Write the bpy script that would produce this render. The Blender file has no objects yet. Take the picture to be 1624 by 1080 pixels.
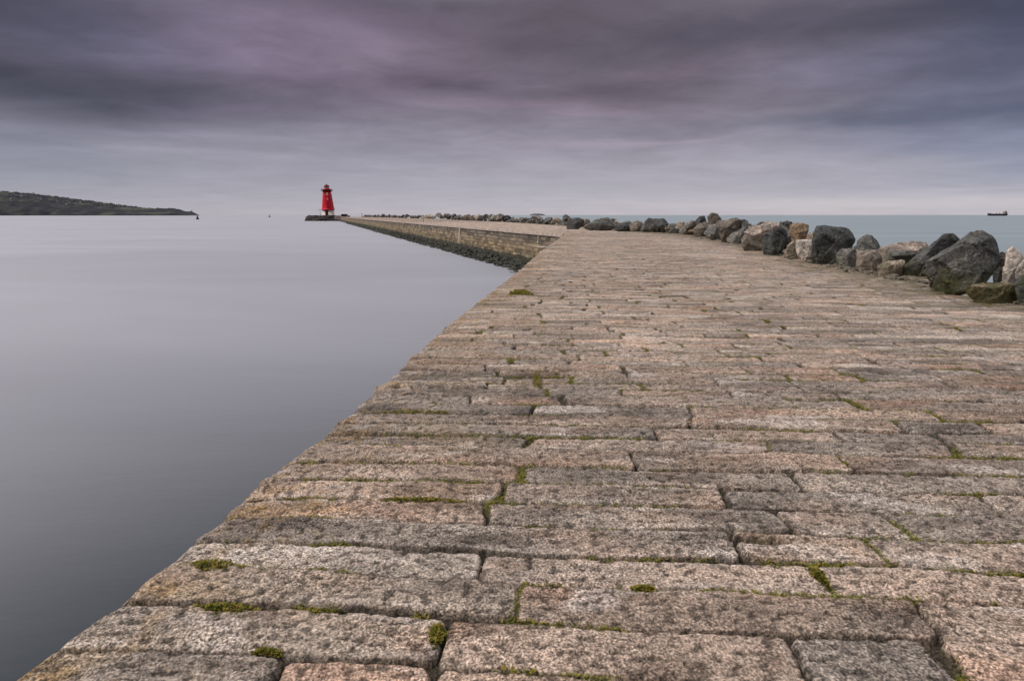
import bpy, bmesh, math, random
import numpy as np
from mathutils import Vector, Matrix, noise as mnoise

R = math.radians
scene = bpy.context.scene
COL = scene.collection
rng = random.Random(11)
nrng = np.random.default_rng(5)

# ------------------------------------------------------------------ camera
F = 902.0                      # focal length in pixels of the 1624 px photograph
PITCH = math.atan((540 - 341.3) / F)
CAMZ = 1.5
WATER = -3.4
cam_d = bpy.data.cameras.new('camera')
cam = bpy.data.objects.new('camera', cam_d); COL.objects.link(cam)
cam.location = (0, 0, CAMZ)
cam.rotation_euler = (R(90) - PITCH, 0, 0)
cam_d.sensor_width = 36; cam_d.lens = F / 1624 * 36
cam_d.clip_start = 0.05; cam_d.clip_end = 90000
scene.camera = cam


def ray(x, y):
    u = (x - 812) / F; v = (y - 540) / F
    return Vector((u, math.cos(PITCH) - v * math.sin(PITCH), -math.sin(PITCH) - v * math.cos(PITCH)))


def ground(x, y, z=0.0):
    d = ray(x, y); t = (z - CAMZ) / d.z
    return d.x * t, d.y * t


def at(x, y, Y):
    d = ray(x, y); t = Y / d.y
    return Vector((d.x * t, Y, CAMZ + d.z * t))


# ------------------------------------------------------------------ helpers
def tag(o, label=None, cat=None, group=None, kind=None):
    if label: o['label'] = label
    if cat: o['category'] = cat
    if group: o['group'] = group
    if kind: o['kind'] = kind
    return o


def empty(name, loc=(0, 0, 0), rz=0.0):
    o = bpy.data.objects.new(name, None); COL.objects.link(o)
    o.location = loc; o.rotation_euler = (0, 0, rz); o.empty_display_size = 0.3
    return o


def link_mesh(name, me, mat=None, parent=None):
    o = bpy.data.objects.new(name, me); COL.objects.link(o)
    if mat is not None: me.materials.append(mat)
    if parent is not None: o.parent = parent
    return o


def obj(name, bm, mat=None, parent=None, smooth=False):
    me = bpy.data.meshes.new(name); bm.normal_update(); bm.to_mesh(me); bm.free()
    if smooth:
        me.polygons.foreach_set('use_smooth', [True] * len(me.polygons))
    return link_mesh(name, me, mat, parent)


def np_mesh(name, verts, quads, smooth=True):
    me = bpy.data.meshes.new(name)
    n = len(verts); m = len(quads); k = quads.shape[1]
    me.vertices.add(n); me.vertices.foreach_set('co', np.ascontiguousarray(verts, dtype=np.float32).ravel())
    me.loops.add(m * k); me.loops.foreach_set('vertex_index', np.ascontiguousarray(quads, dtype=np.int32).ravel())
    me.polygons.add(m)
    me.polygons.foreach_set('loop_start', np.arange(0, m * k, k, dtype=np.int32))
    if smooth: me.polygons.foreach_set('use_smooth', np.ones(m, dtype=bool))
    me.update(calc_edges=True)
    return me


def srgb(r, g, b):
    f = lambda c: (c / 255 / 12.92) if c <= 10 else ((c / 255 + 0.055) / 1.055) ** 2.4
    return (f(r), f(g), f(b), 1.0)


# -------- numpy gradient noise
def _hash(ix, iy, seed):
    h = (ix.astype(np.int64) * 374761393 + iy.astype(np.int64) * 668265263 + seed * 974634777) & 0xFFFFFFFF
    h = ((h ^ (h >> 13)) * 1274126177) & 0xFFFFFFFF
    return (h ^ (h >> 16)) & 0xFFFFFFFF


def pn(x, y, seed=0):
    ix = np.floor(x); iy = np.floor(y); fx = x - ix; fy = y - iy
    def gr(dx, dy):
        a = _hash(ix + dx, iy + dy, seed) * (2 * math.pi / 4294967296.0)
        return np.cos(a) * (fx - dx) + np.sin(a) * (fy - dy)
    u = fx * fx * fx * (fx * (fx * 6 - 15) + 10); v = fy * fy * fy * (fy * (fy * 6 - 15) + 10)
    a = gr(0, 0); b = gr(1, 0); c = gr(0, 1); d = gr(1, 1)
    return 1.5 * ((a * (1 - u) + b * u) * (1 - v) + (c * (1 - u) + d * u) * v)


def fbm(x, y, seed, oct=3):
    s = 0; a = 1
    for i in range(oct):
        s = s + a * pn(x * 2 ** i, y * 2 ** i, seed + i); a *= 0.5
    return s


def sstep(a, b, x):
    t = np.clip((x - a) / (b - a), 0, 1); return t * t * (3 - 2 * t)


# ------------------------------------------------------------------ node helpers
class NT:
    def __init__(self, tree):
        self.t = tree; self.n = tree.nodes; self.l = tree.links
    def new(self, typ, **kw):
        n = self.n.new(typ)
        for k, v in kw.items(): setattr(n, k, v)
        return n
    def set(self, sock, v):
        if isinstance(v, bpy.types.NodeSocket): self.l.new(v, sock)
        else: sock.default_value = v
    def math(self, op, a, b=None, c=None, clamp=False):
        n = self.new('ShaderNodeMath', operation=op, use_clamp=clamp)
        self.set(n.inputs[0], a)
        if b is not None: self.set(n.inputs[1], b)
        if c is not None: self.set(n.inputs[2], c)
        return n.outputs[0]
    def mix(self, fac, a, b, blend='MIX'):
        n = self.new('ShaderNodeMix', data_type='RGBA', blend_type=blend)
        n.clamp_factor = True
        self.set(n.inputs[0], fac); self.set(n.inputs[6], a); self.set(n.inputs[7], b)
        return n.outputs[2]
    def noise(self, vec, scale, detail=2.0, rough=0.5, dist=0.0, out=0):
        n = self.new('ShaderNodeTexNoise')
        self.set(n.inputs['Vector'], vec)
        n.inputs['Scale'].default_value = scale; n.inputs['Detail'].default_value = detail
        n.inputs['Roughness'].default_value = rough; n.inputs['Distortion'].default_value = dist
        return n.outputs[out]
    def voro(self, vec, scale, feature='F1', out=0):
        n = self.new('ShaderNodeTexVoronoi', feature=feature)
        self.set(n.inputs['Vector'], vec); n.inputs['Scale'].default_value = scale
        return n.outputs[out]
    def ramp(self, fac, stops, interp='LINEAR'):
        n = self.new('ShaderNodeValToRGB'); r = n.color_ramp; r.interpolation = interp
        while len(r.elements) > 1: r.elements.remove(r.elements[-1])
        for i, (p, c) in enumerate(stops):
            e = r.elements[0] if i == 0 else r.elements.new(p)
            e.position = p; e.color = c if len(c) == 4 else (*c, 1)
        self.set(n.inputs[0], fac)
        return n.outputs[0]
    def maprange(self, v, a, b, c=0.0, d=1.0, smooth=False):
        n = self.new('ShaderNodeMapRange'); n.clamp = True
        if smooth: n.interpolation_type = 'SMOOTHSTEP'
        self.set(n.inputs[0], v)
        for i, x in enumerate((a, b, c, d)): n.inputs[i + 1].default_value = x
        return n.outputs[0]
    def mapping(self, vec, scale=(1, 1, 1), loc=(0, 0, 0), rot=(0, 0, 0)):
        n = self.new('ShaderNodeMapping'); self.set(n.inputs[0], vec)
        n.inputs['Scale'].default_value = scale; n.inputs['Location'].default_value = loc; n.inputs['Rotation'].default_value = rot
        return n.outputs[0]
    def bump(self, h, strength=0.5, dist=0.01, normal=None):
        n = self.new('ShaderNodeBump'); n.inputs['Strength'].default_value = strength; n.inputs['Distance'].default_value = dist
        self.set(n.inputs['Height'], h)
        if normal is not None: self.set(n.inputs['Normal'], normal)
        return n.outputs[0]


def new_mat(name):
    m = bpy.data.materials.new(name); m.use_nodes = True
    nt = NT(m.node_tree); b = m.node_tree.nodes['Principled BSDF']
    return m, nt, b


def g3(v): return (v, v, v, 1)


def plain(name, col, rough=0.7, var=0.25, scale=2.0, metal=0.0, spec=0.3):
    m, nt, b = new_mat(name)
    tc = nt.new('ShaderNodeTexCoord').outputs['Object']
    n = nt.noise(tc, scale, 4, 0.6)
    f = nt.maprange(n, 0.3, 0.7, 1 - var, 1 + var)
    c = nt.mix(1.0, (*col, 1), nt.ramp(f, [(0, g3(0)), (1, g3(1))]) if False else nt.new('ShaderNodeCombineColor').outputs[0], 'MULTIPLY')
    cc = c.node.inputs[7].links[0].from_node
    for i in range(3): nt.set(cc.inputs[i], f)
    nt.set(b.inputs['Base Color'], c)
    b.inputs['Roughness'].default_value = rough; b.inputs['Metallic'].default_value = metal
    b.inputs['Specular IOR Level'].default_value = spec
    nt.set(b.inputs['Normal'], nt.bump(n, 0.2, 0.02))
    return m


M = {}

# ------------------------------------------------------------------ world: overcast sky
SUN_EL, SUN_AZ = 56.0, -104.0     # degrees; azimuth measured clockwise from +Y (the view direction)
world = bpy.data.worlds.new('World'); scene.world = world; world.use_nodes = True
wt = NT(world.node_tree)
bg = world.node_tree.nodes['Background']
sky = wt.new('ShaderNodeTexSky', sky_type='NISHITA'); sky.sun_disc = False
sky.sun_elevation = R(SUN_EL); sky.sun_rotation = R(SUN_AZ)
dirv = wt.new('ShaderNodeTexCoord').outputs['Generated']
sep = wt.new('ShaderNodeSeparateXYZ'); wt.set(sep.inputs[0], dirv)
X, Y, Z = sep.outputs
az0 = wt.math('ARCTAN2', X, Y)
el0 = wt.math('ARCSINE', wt.math('MINIMUM', wt.math('MAXIMUM', Z, -1.0), 1.0))
# clouds lie on a flat layer: features flatten towards the horizon
zc = wt.math('ADD', wt.math('MAXIMUM', Z, 0.0), 0.10)
cp = wt.new('ShaderNodeCombineXYZ')
wt.set(cp.inputs[0], wt.math('DIVIDE', X, zc)); wt.set(cp.inputs[1], wt.math('DIVIDE', Y, zc))
plane = cp.outputs[0]
w1 = wt.noise(plane, 0.7, 6, 0.6, 0.3); w2 = wt.noise(wt.mapping(plane, loc=(7, 3, 0)), 0.7, 3, 0.5, 0.2)
lowcalm = wt.maprange(el0, 0.03, 0.17, 0.12, 1.0)
az = wt.math('ADD', az0, wt.math('MULTIPLY', wt.math('SUBTRACT', w1, 0.5), 0.34))
el = wt.math('ADD', el0, wt.math('MULTIPLY', lowcalm, wt.math('MULTIPLY', wt.math('SUBTRACT', w2, 0.5), 0.09)))
HALF = math.pi / 2


def ang(px, py):
    d = ray(px, py).normalized()
    return math.atan2(d.x, d.y), math.asin(d.z)


def elp(deg): return math.radians(deg) / HALF


SB = 1.06
stops = [(0.0, srgb(186, 181, 187)), (elp(1.2), srgb(180, 176, 185)), (elp(2.6), srgb(170, 167, 178)), (elp(5.4), srgb(157, 152, 165)),
         (elp(8.0), srgb(134, 127, 140)), (elp(10.5), srgb(115, 106, 118)), (elp(13.6), srgb(108, 99, 110)), (elp(18.5), srgb(103, 95, 106)),
         (elp(20.5), srgb(150, 143, 154)), (elp(24), (1.15, 1.10, 1.18, 1)), (elp(32), (1.6, 1.53, 1.62, 1)), (elp(42), (0.40, 0.42, 0.46, 1)), (elp(60), (0.42, 0.43, 0.46, 1)), (1.0, (0.55, 0.55, 0.57, 1))]  # unseen bright ring above the frame, added to lighten the water
base = wt.ramp(wt.math('DIVIDE', wt.math('MAXIMUM', wt.math('ADD', wt.math('MULTIPLY', el, 0.65), wt.math('MULTIPLY', el0, 0.35)), 0.0), HALF), stops)
colr = base


def patch(px, py, sx, sy, c, slope=0.0):
    """a cloud patch: centred and sized in picture pixels, stored as sky angles"""
    global colr
    a0, e0 = ang(px, py); sa = sx / F * 0.9; se = sy / F * 0.9
    da = wt.math('MULTIPLY_ADD', az, 1.0 / sa, -a0 / sa)
    de = wt.math('MULTIPLY_ADD', el, 1.0 / se, -e0 / se)
    if slope: de = wt.math('MULTIPLY_ADD', da, slope, de)
    q = wt.math('ADD', wt.math('MULTIPLY', da, da), wt.math('MULTIPLY', de, de))
    g = wt.math('POWER', 2.71828, wt.math('MULTIPLY', q, -1.0))
    colr = wt.mix(g, colr, (*c, 1), 'MULTIPLY')


patch(-150, -250, 520, 420, (0.66, 0.70, 0.76))  # unseen dark cloud added above the frame to darken the left water
patch(500, 75, 240, 60, (1.76, 1.61, 1.74), 0.35)      # purple glow
patch(640, 30, 120, 30, (1.12, 1.06, 1.12))
patch(40, 120, 270, 45, (0.56, 0.58, 0.62))            # dark bank on the left
patch(250, 150, 260, 26, (0.72, 0.74, 0.76))
patch(0, 10, 160, 34, (0.70, 0.76, 0.82))
patch(180, 70, 150, 20, (1.35, 1.36, 1.42))
patch(692, 132, 70, 22, (0.60, 0.59, 0.61))            # dark smudge
patch(560, 130, 160, 14, (0.84, 0.82, 0.84))
patch(380, 172, 120, 10, (1.15, 1.08, 1.14))
patch(840, 40, 170, 60, (0.86, 0.84, 0.83))            # dark mass in the middle
patch(1120, 75, 260, 30, (0.72, 0.72, 0.76), -0.25)
patch(960, 150, 170, 22, (0.74, 0.72, 0.72), -0.2)
patch(870, 178, 190, 10, (1.3, 1.2, 1.24))
patch(1050, 120, 120, 10, (1.18, 1.12, 1.14), -0.3)
patch(1010, 219, 200, 6, (1.22, 1.14, 1.16))
patch(200, 205, 230, 7, (1.16, 1.16, 1.18))
patch(330, 245, 200, 5, (1.1, 1.1, 1.1))
patch(1300, 110, 150, 22, (1.25, 1.3, 1.36))
patch(1470, 182, 260, 16, (0.62, 0.68, 0.74))          # dark band on the right
patch(1640, 90, 190, 90, (0.58, 0.68, 0.82))
patch(1640, 0, 240, 40, (0.60, 0.70, 0.80))
patch(1640, 230, 160, 50, (0.72, 0.80, 0.90))
patch(0, 240, 150, 50, (0.86, 0.90, 0.92))
patch(1420, 322, 330, 11, (1.18, 1.17, 1.11))          # pale strip over the sea
patch(1540, 301, 70, 3, (1.10, 1.08, 1.06))
# fine streaks along the wind
st = wt.noise(wt.mapping(plane, scale=(0.22, 1.0, 1)), 2.2, 3, 0.5, 0.1)
stv = wt.maprange(st, 0.25, 0.75, 0.975, 1.025)
blob = wt.maprange(wt.noise(plane, 1.5, 5, 0.55, 0.6), 0.25, 0.75, 0.84, 1.16)
turb = wt.maprange(wt.noise(wt.mapping(plane, loc=(2, 9, 4), scale=(0.8, 1.15, 1)), 4.2, 6, 0.62, 0.5), 0.25, 0.75, 0.86, 1.14)
upper = wt.maprange(el0, 0.06, 0.20, 0.15, 1.0)
blob = wt.math('ADD', 1.0, wt.math('MULTIPLY', wt.math('SUBTRACT', blob, 1.0), wt.maprange(el0, 0.02, 0.16, 0.3, 1.0)))
blob = wt.math('MULTIPLY', blob, wt.math('ADD', 1.0, wt.math('MULTIPLY', wt.math('SUBTRACT', turb, 1.0), upper)))
mul = wt.math('MULTIPLY', stv, blob)
cc = wt.new('ShaderNodeCombineColor')
for i in range(3): wt.set(cc.inputs[i], mul)
colr = wt.mix(1.0, colr, cc.outputs[0], 'MULTIPLY')
front = wt.maprange(Y, -0.35, 0.35, 0.42, 1.0, True)  # unseen sky behind the camera dimmed so facing rock sides darken
cf = wt.new('ShaderNodeCombineColor')
for i in range(3): wt.set(cf.inputs[i], front)
colr = wt.mix(1.0, colr, cf.outputs[0], 'MULTIPLY')
scl = wt.mix(1.0, colr, (10 * SB, 10 * SB, 10 * SB, 1), 'MULTIPLY')
final = wt.mix(0.96, sky.outputs[0], scl)
wt.set(bg.inputs['Color'], final); bg.inputs['Strength'].default_value = 0.1

# one soft sun behind the cloud
sd = bpy.data.lights.new('sun', 'SUN'); sd.energy = 2.7; sd.angle = R(15); sd.color = (1.0, 0.92, 0.84)
so = bpy.data.objects.new('sun', sd); COL.objects.link(so); so.location = (0, 0, 60)
sdir = Vector((math.sin(R(SUN_AZ)) * math.cos(R(SUN_EL)), math.cos(R(SUN_AZ)) * math.cos(R(SUN_EL)), math.sin(R(SUN_EL))))
so.rotation_euler = sdir.to_track_quat('Z', 'Y').to_euler()

scene.view_settings.view_transform = 'Standard'; scene.view_settings.look = 'None'
scene.view_settings.exposure = 0.0; scene.view_settings.gamma = 1.0
scene.cycles.max_bounces = 5; scene.cycles.diffuse_bounces = 3; scene.cycles.glossy_bounces = 2
scene.cycles.use_denoising = True
scene.cycles.volume_bounces = 0

# ------------------------------------------------------------------ pier outline (metres, z = 0 is the walkway)
EDGE = [(-2.05, -6.0), (-1.86, 0.6)] + [ground(*p) for p in ((0, 1073), (100, 1000), (190, 945), (255, 888), (330, 832), (400, 768), (470, 718), (550, 655),
        (600, 612), (640, 575), (720, 505), (820, 430), (860, 396), (896, 371))]
YB = EDGE[-1][1]                                         # the bend
XB = EDGE[-1][0]
def wallx(y): return XB - 0.3365 * (y - YB)
EDGE += [(wallx(y), y) for y in (60, 120, 250, 480)]
EX = np.array([e[0] for e in EDGE]); EY = np.array([e[1] for e in EDGE])
ROCK = [(8.6, -6.0), (8.9, 4.0), (9.12, 10.0), (9.14, 11.4), (9.46, 14.0), (9.74, 17.0), (10.56, 21.9), (12.3, 30.7), (13.3, 43), (11.4, 54.9),
        (8.1, 70), (3.4, 84.6), (-9.0, 124), (-33.0, 198), (-67, 300), (-127, 480)]
RX = np.array([e[0] for e in ROCK]); RY = np.array([e[1] for e in ROCK])
# far rock line follows the photo's own base line
fr = [ground(*p) for p in ((1000, 367), (900, 358.3), (800, 352.2), (700, 347.8), (600, 344.8))]
RY = np.concatenate([RY[:9], np.array([q[1] for q in fr]), [480.0]])
RX = np.concatenate([RX[:9], np.array([q[0] for q in fr]), [-124.0]])


def xl(y): return np.interp(y, EY, EX)
def xr(y): return np.interp(y, RY, RX)


# ------------------------------------------------------------------ paving courses traced from the photograph
LINES = [[(90, 1015), (400, 1032), (690, 1062), (1260, 1082)], [(210, 950), (480, 965), (790, 975), (1250, 1005), (1624, 1022)],
         [(260, 892), (520, 902), (755, 915), (1090, 938), (1300, 945), (1624, 958)], [(310, 850), (520, 862), (745, 878), (1170, 890), (1624, 903)],
         [(380, 815), (700, 825), (1050, 838), (1250, 850), (1624, 860)], [(420, 786), (600, 790), (800, 797), (1240, 806), (1624, 815)],
         [(450, 757), (800, 766), (1150, 772), (1560, 781)], [(470, 731), (820, 738), (1270, 748), (1624, 755)],
         [(510, 702), (700, 710), (1000, 715), (1624, 728)], [(530, 686), (830, 691), (1330, 700), (1624, 705)],
         [(640, 672), (1040, 677), (1400, 684)], [(555, 656), (1090, 660), (1420, 664)]]
JPX = [[(690, 1020), (1258, 1040)], [(815, 955), (1465, 980)], [(755, 893), (1303, 920)], [(1172, 868)], [(776, 810), (1249, 828)],
       [(790, 782), (1143, 790), (1566, 797)], [(826, 752), (1262, 762)], [(1000, 724), (1347, 738)], [(826, 698), (1205, 706), (1506, 716)],
       [(1040, 686), (1332, 692)], [(1090, 668), (1422, 674)]]
cs, ms = [], []
for L in LINES:
    P = [ground(*q) for q in L]
    m_, c_ = np.polyfit([q[0] for q in P], [q[1] for q in P], 1)
    cs.append(c_); ms.append(m_)
traced0 = 0
lo_c = []; c = cs[0]
while c > -7:
    c -= rng.uniform(0.2, 0.27); lo_c.append(c)
lo_c = lo_c[::-1]; traced0 = len(lo_c)
cs = lo_c + cs; ms = [ms[0]] * traced0 + ms
tr_end = len(cs) - 1
c = cs[-1]
while c < 130:
    c += rng.uniform(0.17, 0.27) if c < 20 else rng.uniform(0.22, 0.36); cs.append(c); ms.append(-0.05 + rng.uniform(-0.006, 0.006))
CS = np.array(cs)
# keep slopes smooth so that neighbouring lines never cross
MS = np.convolve(np.pad(np.array(ms), 2, mode='edge'), np.ones(5) / 5, mode='valid')
MS[traced0:tr_end + 1] = 0.5 * MS[traced0:tr_end + 1] + 0.5 * np.array(ms)[traced0:tr_end + 1]


def tcoord(x, y):
    t = y - np.interp(y, CS, MS) * x
    for _ in range(3): t = y - np.interp(t, CS, MS) * x
    return t


OFF, BIG = 60.0, 1000.0
jk, jx = [], []
for k in range(len(CS) - 1):
    cm = 0.5 * (CS[k] + CS[k + 1])
    js = []
    x = float(xl(cm)) - 3 - rng.uniform(0, 1.5); xe = float(xr(cm)) + 4
    if traced0 <= k < tr_end:
        tj = sorted(ground(*q)[0] for q in JPX[k - traced0])
        js += tj
        a = tj[-1]
        while a < xe:
            a += rng.choice((rng.uniform(0.5, 0.8), rng.uniform(0.9, 1.5), rng.uniform(1.1, 1.9))); js.append(a)
        a = tj[0] - rng.uniform(1.8, 2.4)
        if a > float(xl(cm)) + 0.3: pass
        js += [float(xl(cm)) - 1.0, float(xl(cm)) - 2.0]
    else:
        first = True
        while x < xe:
            js.append(x); x += rng.choice((rng.uniform(0.45, 0.8), rng.uniform(0.8, 1.4), rng.uniform(1.1, 2.0)))
        xle = float(xl(cm))
        js = [q for q in js if not (xle - 0.5 < q < xle + 0.45)]    # no slivers along the quay edge
    for q in sorted(js):
        jk.append(k * BIG + q + OFF); jx.append(q)
JK = np.array(sorted(jk))
NJ = len(JK)
JW = nrng.uniform(0.004, 0.016, NJ)                        # half widths of the cross joints
JW[nrng.random(NJ) < 0.22] += 0.012
SL_OFF = nrng.normal(0, 0.0055, NJ); SL_TX = nrng.normal(0, 0.004, NJ); SL_TY = nrng.normal(0, 0.012, NJ)
PAL = np.array([(0.345, 0.265, 0.222), (0.32, 0.258, 0.222), (0.29, 0.243, 0.215), (0.37, 0.278, 0.225), (0.25, 0.205, 0.176), (0.33, 0.275, 0.242), (0.37, 0.31, 0.275)])
PI_ = nrng.choice(len(PAL), NJ, p=[0.24, 0.2, 0.16, 0.15, 0.08, 0.1, 0.07])
SL_COL = PAL[PI_] * nrng.uniform(0.82, 1.14, (NJ, 1)) * np.array([0.94, 0.935, 0.895])
CW = nrng.uniform(0.003, 0.0085, len(CS))                   # half widths of the bed joints
CW[nrng.random(len(CS)) < 0.25] += 0.004
JO = nrng.uniform(0, 400, NJ)
SLANT = nrng.normal(0.05, 0.12, len(CS))
HOLE = ground(1208, 856)


def pattern(x, y):
    """slab id, signed distance to the nearest joint, which joint kind"""
    wx = x + 0.014 * pn(x * 2.2, y * 2.2, 3) + 0.008 * pn(x * 9, y * 9, 4)
    wy = y + 0.022 * pn(x * 0.9, y * 1.1, 5) + 0.013 * pn(x * 3.1, y * 3.1, 6) + 0.007 * pn(x * 11, y * 11, 7) + 0.003 * pn(x * 29, y * 29, 8)
    t = tcoord(wx, wy)
    k = np.clip(np.searchsorted(CS, t) - 1, 0, len(CS) - 2)
    xx = np.clip(wx - SLANT[k] * (t - CS[k]), -55, 900)
    j = np.clip(np.searchsorted(JK, k * BIG + xx + OFF) - 1, 0, NJ - 2)
    base = k * BIG + OFF
    dl = xx - (JK[j] - base); dr = (JK[j + 1] - base) - xx
    jw = 0.6 + 0.7 * sstep(5, 9, y) + 0.8 * (pn(x * 5, y * 5, 9) + 0.5)
    dl = dl - JW[j] * jw; dr = dr - JW[j + 1] * jw
    bw = np.clip(0.85 + 1.5 * pn(x * 1.3, y * 1.3, 10) + 0.5 * pn(x * 6, y * 6, 11), 0, 3)
    db = t - CS[k] - CW[k] * bw; du = CS[k + 1] - t - CW[k + 1] * bw
    dx = np.minimum(dl, dr); dy = np.minimum(db, du)
    r = 0.035
    d = r - np.sqrt(np.maximum(r - dx, 0) ** 2 + np.maximum(r - dy, 0) ** 2)
    d = np.where((dx < 0) | (dy < 0), np.minimum(dx, dy), np.minimum(d, np.minimum(dx, dy)))
    d = np.where((dx >= r) & (dy >= r), np.minimum(dx, dy), d)
    d = np.where((r - np.sqrt(np.maximum(r - dx, 0) ** 2 + np.maximum(r - dy, 0) ** 2)) < 0, r - np.sqrt(np.maximum(r - dx, 0) ** 2 + np.maximum(r - dy, 0) ** 2), d)
    return k, j, d, dx, dy, dl, db, t


def moss_mask(x, y, d):
    m = 0.75 * pn(x * 1.15, y * 1.5, 21) + 0.5 * pn(x * 4.3, y * 4.3, 22)
    fade = 1 - 0.6 * sstep(7, 26, y)
    right = 0.10 * sstep(2.5, 6, x)
    return sstep(-0.02, 0.20, m + 0.03 - right) * fade


def deck_eval(x, y, lod):
    k, j, d, dx, dy, dl, db, t = pattern(x, y)
    xe = xl(y)
    de = x - xe                                            # distance from the quay edge
    rough = fbm(x * 30, y * 30, 31, 3) * 0.0024 + pn(x * 9, y * 9, 35) * 0.0022 + pn(x * 2.6, y * 3.2, 37) * 0.005 + pn(x * .5, y * .5, 38) * 0.008
    cav = sstep(0.16, 0.5, pn(x * 19, y * 31, 44) + 0.45 * pn(x * 47, y * 60, 45))
    pits = -0.006 * cav - 0.0075 * sstep(0.30, 0.62, pn(x * 30, y * 34, 41)) * sstep(-0.3, 0.3, pn(x * 1.7, y * 1.7, 42))
    e = np.clip(d / 0.03, 0, 1)
    h = rough + pits + SL_OFF[j] + SL_TX[j] * np.clip(dl - 0.6, -0.6, 0.8) + SL_TY[j] * np.clip(db - 0.14, -.14, .16)
    h = h - 0.005 * (1 - e) ** 2.2 - 0.002 * (1 - np.clip(d / 0.13, 0, 1)) ** 2
    mm = moss_mask(x, y, d)
    inj = sstep(0.0035, -0.0015, d)
    soil = -0.042 + 0.006 * pn(x * 20, y * 20, 51)
    jz = soil * (1 - mm) + mm * (-0.012 + 0.006 * pn(x * 60, y * 60, 52))
    h = h * (1 - inj) + np.minimum(h, jz) * inj
    # a corner broken off one slab
    hx, hy = HOLE
    q = ((x - hx) / 0.15) ** 2 + ((y - hy + 0.1 * (x - hx)) / 0.042) ** 2 + 0.5 * pn(x * 12, y * 12, 55)
    hole = sstep(1.1, 0.6, q)
    h = h - 0.055 * hole
    # worn quay edge
    ea = np.clip(de / 0.09, 0, 1)
    h = h - 0.035 * (1 - ea) ** 2.4 * (1 + 0.7 * pn(x * 5, y * 5, 56)) - 0.012 * (1 - np.clip(de / 0.4, 0, 1))
    # --- albedo
    c = SL_COL[j].copy()
    yo = JO[j]
    s1 = fbm(x * 1.1, y * 3.2 + yo, 61, 4)
    s2 = fbm(x * 5.0, y * 7.0, 71, 3)
    s3 = pn(x * 0.28, y * 0.30, 77)
    f = 1 + 0.34 * s1 + 0.20 * s2 + 0.22 * s3
    c *= np.clip(f, 0.4, 1.6)[:, None]
    pink = sstep(0.05, 0.7, fbm(x * 0.8, y * 2.2 + yo, 81, 2))[:, None]
    c = c * (1 + pink * np.array([0.10, -0.02, -0.08]))
    # weather-grey staining, stronger towards the right side and by the quay edge
    grey = (sstep(0.0, 0.6, fbm(x * 0.7 + 3, y * 2.4 + yo, 91, 3)) * (0.55 + 0.3 * sstep(3, 7, x)))[:, None]
    lum = c.mean(axis=1, keepdims=True)
    c = c * (1 - grey) + grey * (lum * np.array([0.93, 0.79, 0.68]))
    dark = sstep(0.12, 0.65, 0.75 * fbm(x * 1.3 - 7, y * 3.4 + yo, 95, 4) + 0.25 * pn(x * .9, y * .9, 96))[:, None]
    c = c * (1 - 0.42 * dark * np.array([0.95, 1.0, 1.03]))
    pale = sstep(0.42, 0.75, fbm(x * 1.3 + 9, y * 4.0 + yo, 97, 3))[:, None]
    c = c * (1 - 0.5 * pale) + 0.5 * pale * np.array([0.56, 0.49, 0.44])
    dirt = (sstep(0.011, 0.001, d) * (1 - inj) * (0.35 + 0.65 * sstep(-0.25, 0.3, pn(x * 2.3, y * 2.3, 113))))[:, None]
    # patchy paler rim along the slab edges
    rim = (sstep(0.06, 0.02, d) * sstep(0.008, 0.02, d) * (1 - inj) * sstep(-0.1, 0.5, pn(x * 1.9, y * 1.9, 99)))[:, None]
    c = c * (1 - 0.35 * rim) + 0.35 * rim * np.array([0.58, 0.50, 0.45])
    c = c * (1 - 0.55 * dirt)
    # ochre lichen by the quay edge
    li = (sstep(0.16, 0.5, fbm(x * 7, y * 9, 101, 3)) * sstep(1.1, 0.05, de) * (0.45 + 0.55 * sstep(5, 9, y) * sstep(24, 12, y)) + 0.5 * sstep(0.2, 0.7, fbm(x * .8, y * 3.1, 105, 3)) * sstep(1.9, .2, de))[:, None]
    li = np.clip(li * 0.85, 0, 1)
    c = c * (1 - 0.7 * li) + 0.7 * li * np.array([0.29, 0.165, 0.035])
    # dirt in the pits, with their faint recess shade painted in
    pd = sstep(0.18, 0.6, pn(x * 30, y * 34, 41))[:, None]
    c = c * (1 - 0.30 * pd) * (1 - 0.62 * cav * (1 - 0.8 * sstep(4, 11, y)))[:, None]
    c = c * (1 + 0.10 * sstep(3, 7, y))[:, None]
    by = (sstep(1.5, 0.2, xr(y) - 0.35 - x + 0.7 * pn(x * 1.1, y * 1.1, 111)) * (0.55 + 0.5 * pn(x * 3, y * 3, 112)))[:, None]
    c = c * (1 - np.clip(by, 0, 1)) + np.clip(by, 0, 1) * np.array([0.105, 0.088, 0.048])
    soilc = np.array([0.045, 0.036, 0.026]); mossc = np.array([0.105, 0.10, 0.024])
    jc = soilc * (1 - mm[:, None]) + mossc * mm[:, None] * (0.75 + 0.6 * pn(x * 33, y * 33, 107))[:, None]
    bedfade = np.where(dy < dx, 1 - 0.45 * sstep(7, 24, y), 1.0)
    ji = np.maximum(inj * bedfade, 0.85 * hole * (1 - inj))[:, None] * (1 - 0.35 * lod)[:, None]
    c = c * (1 - ji) + jc * ji
    # a film of moss creeping over the arrises
    film = (sstep(0.03, 0.0, d) * sstep(0.72, 1.0, mm) * sstep(-0.05, 0.25, pn(x * 22, y * 22, 108)) * (1 - lod))[:, None]
    c = c * (1 - 0.75 * film) + 0.75 * film * mossc
    # paving lightened beyond the bend: grazing backscatter put into the colour
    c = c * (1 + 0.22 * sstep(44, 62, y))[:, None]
    return h, np.clip(c, 0.012, 0.75), mm


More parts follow.
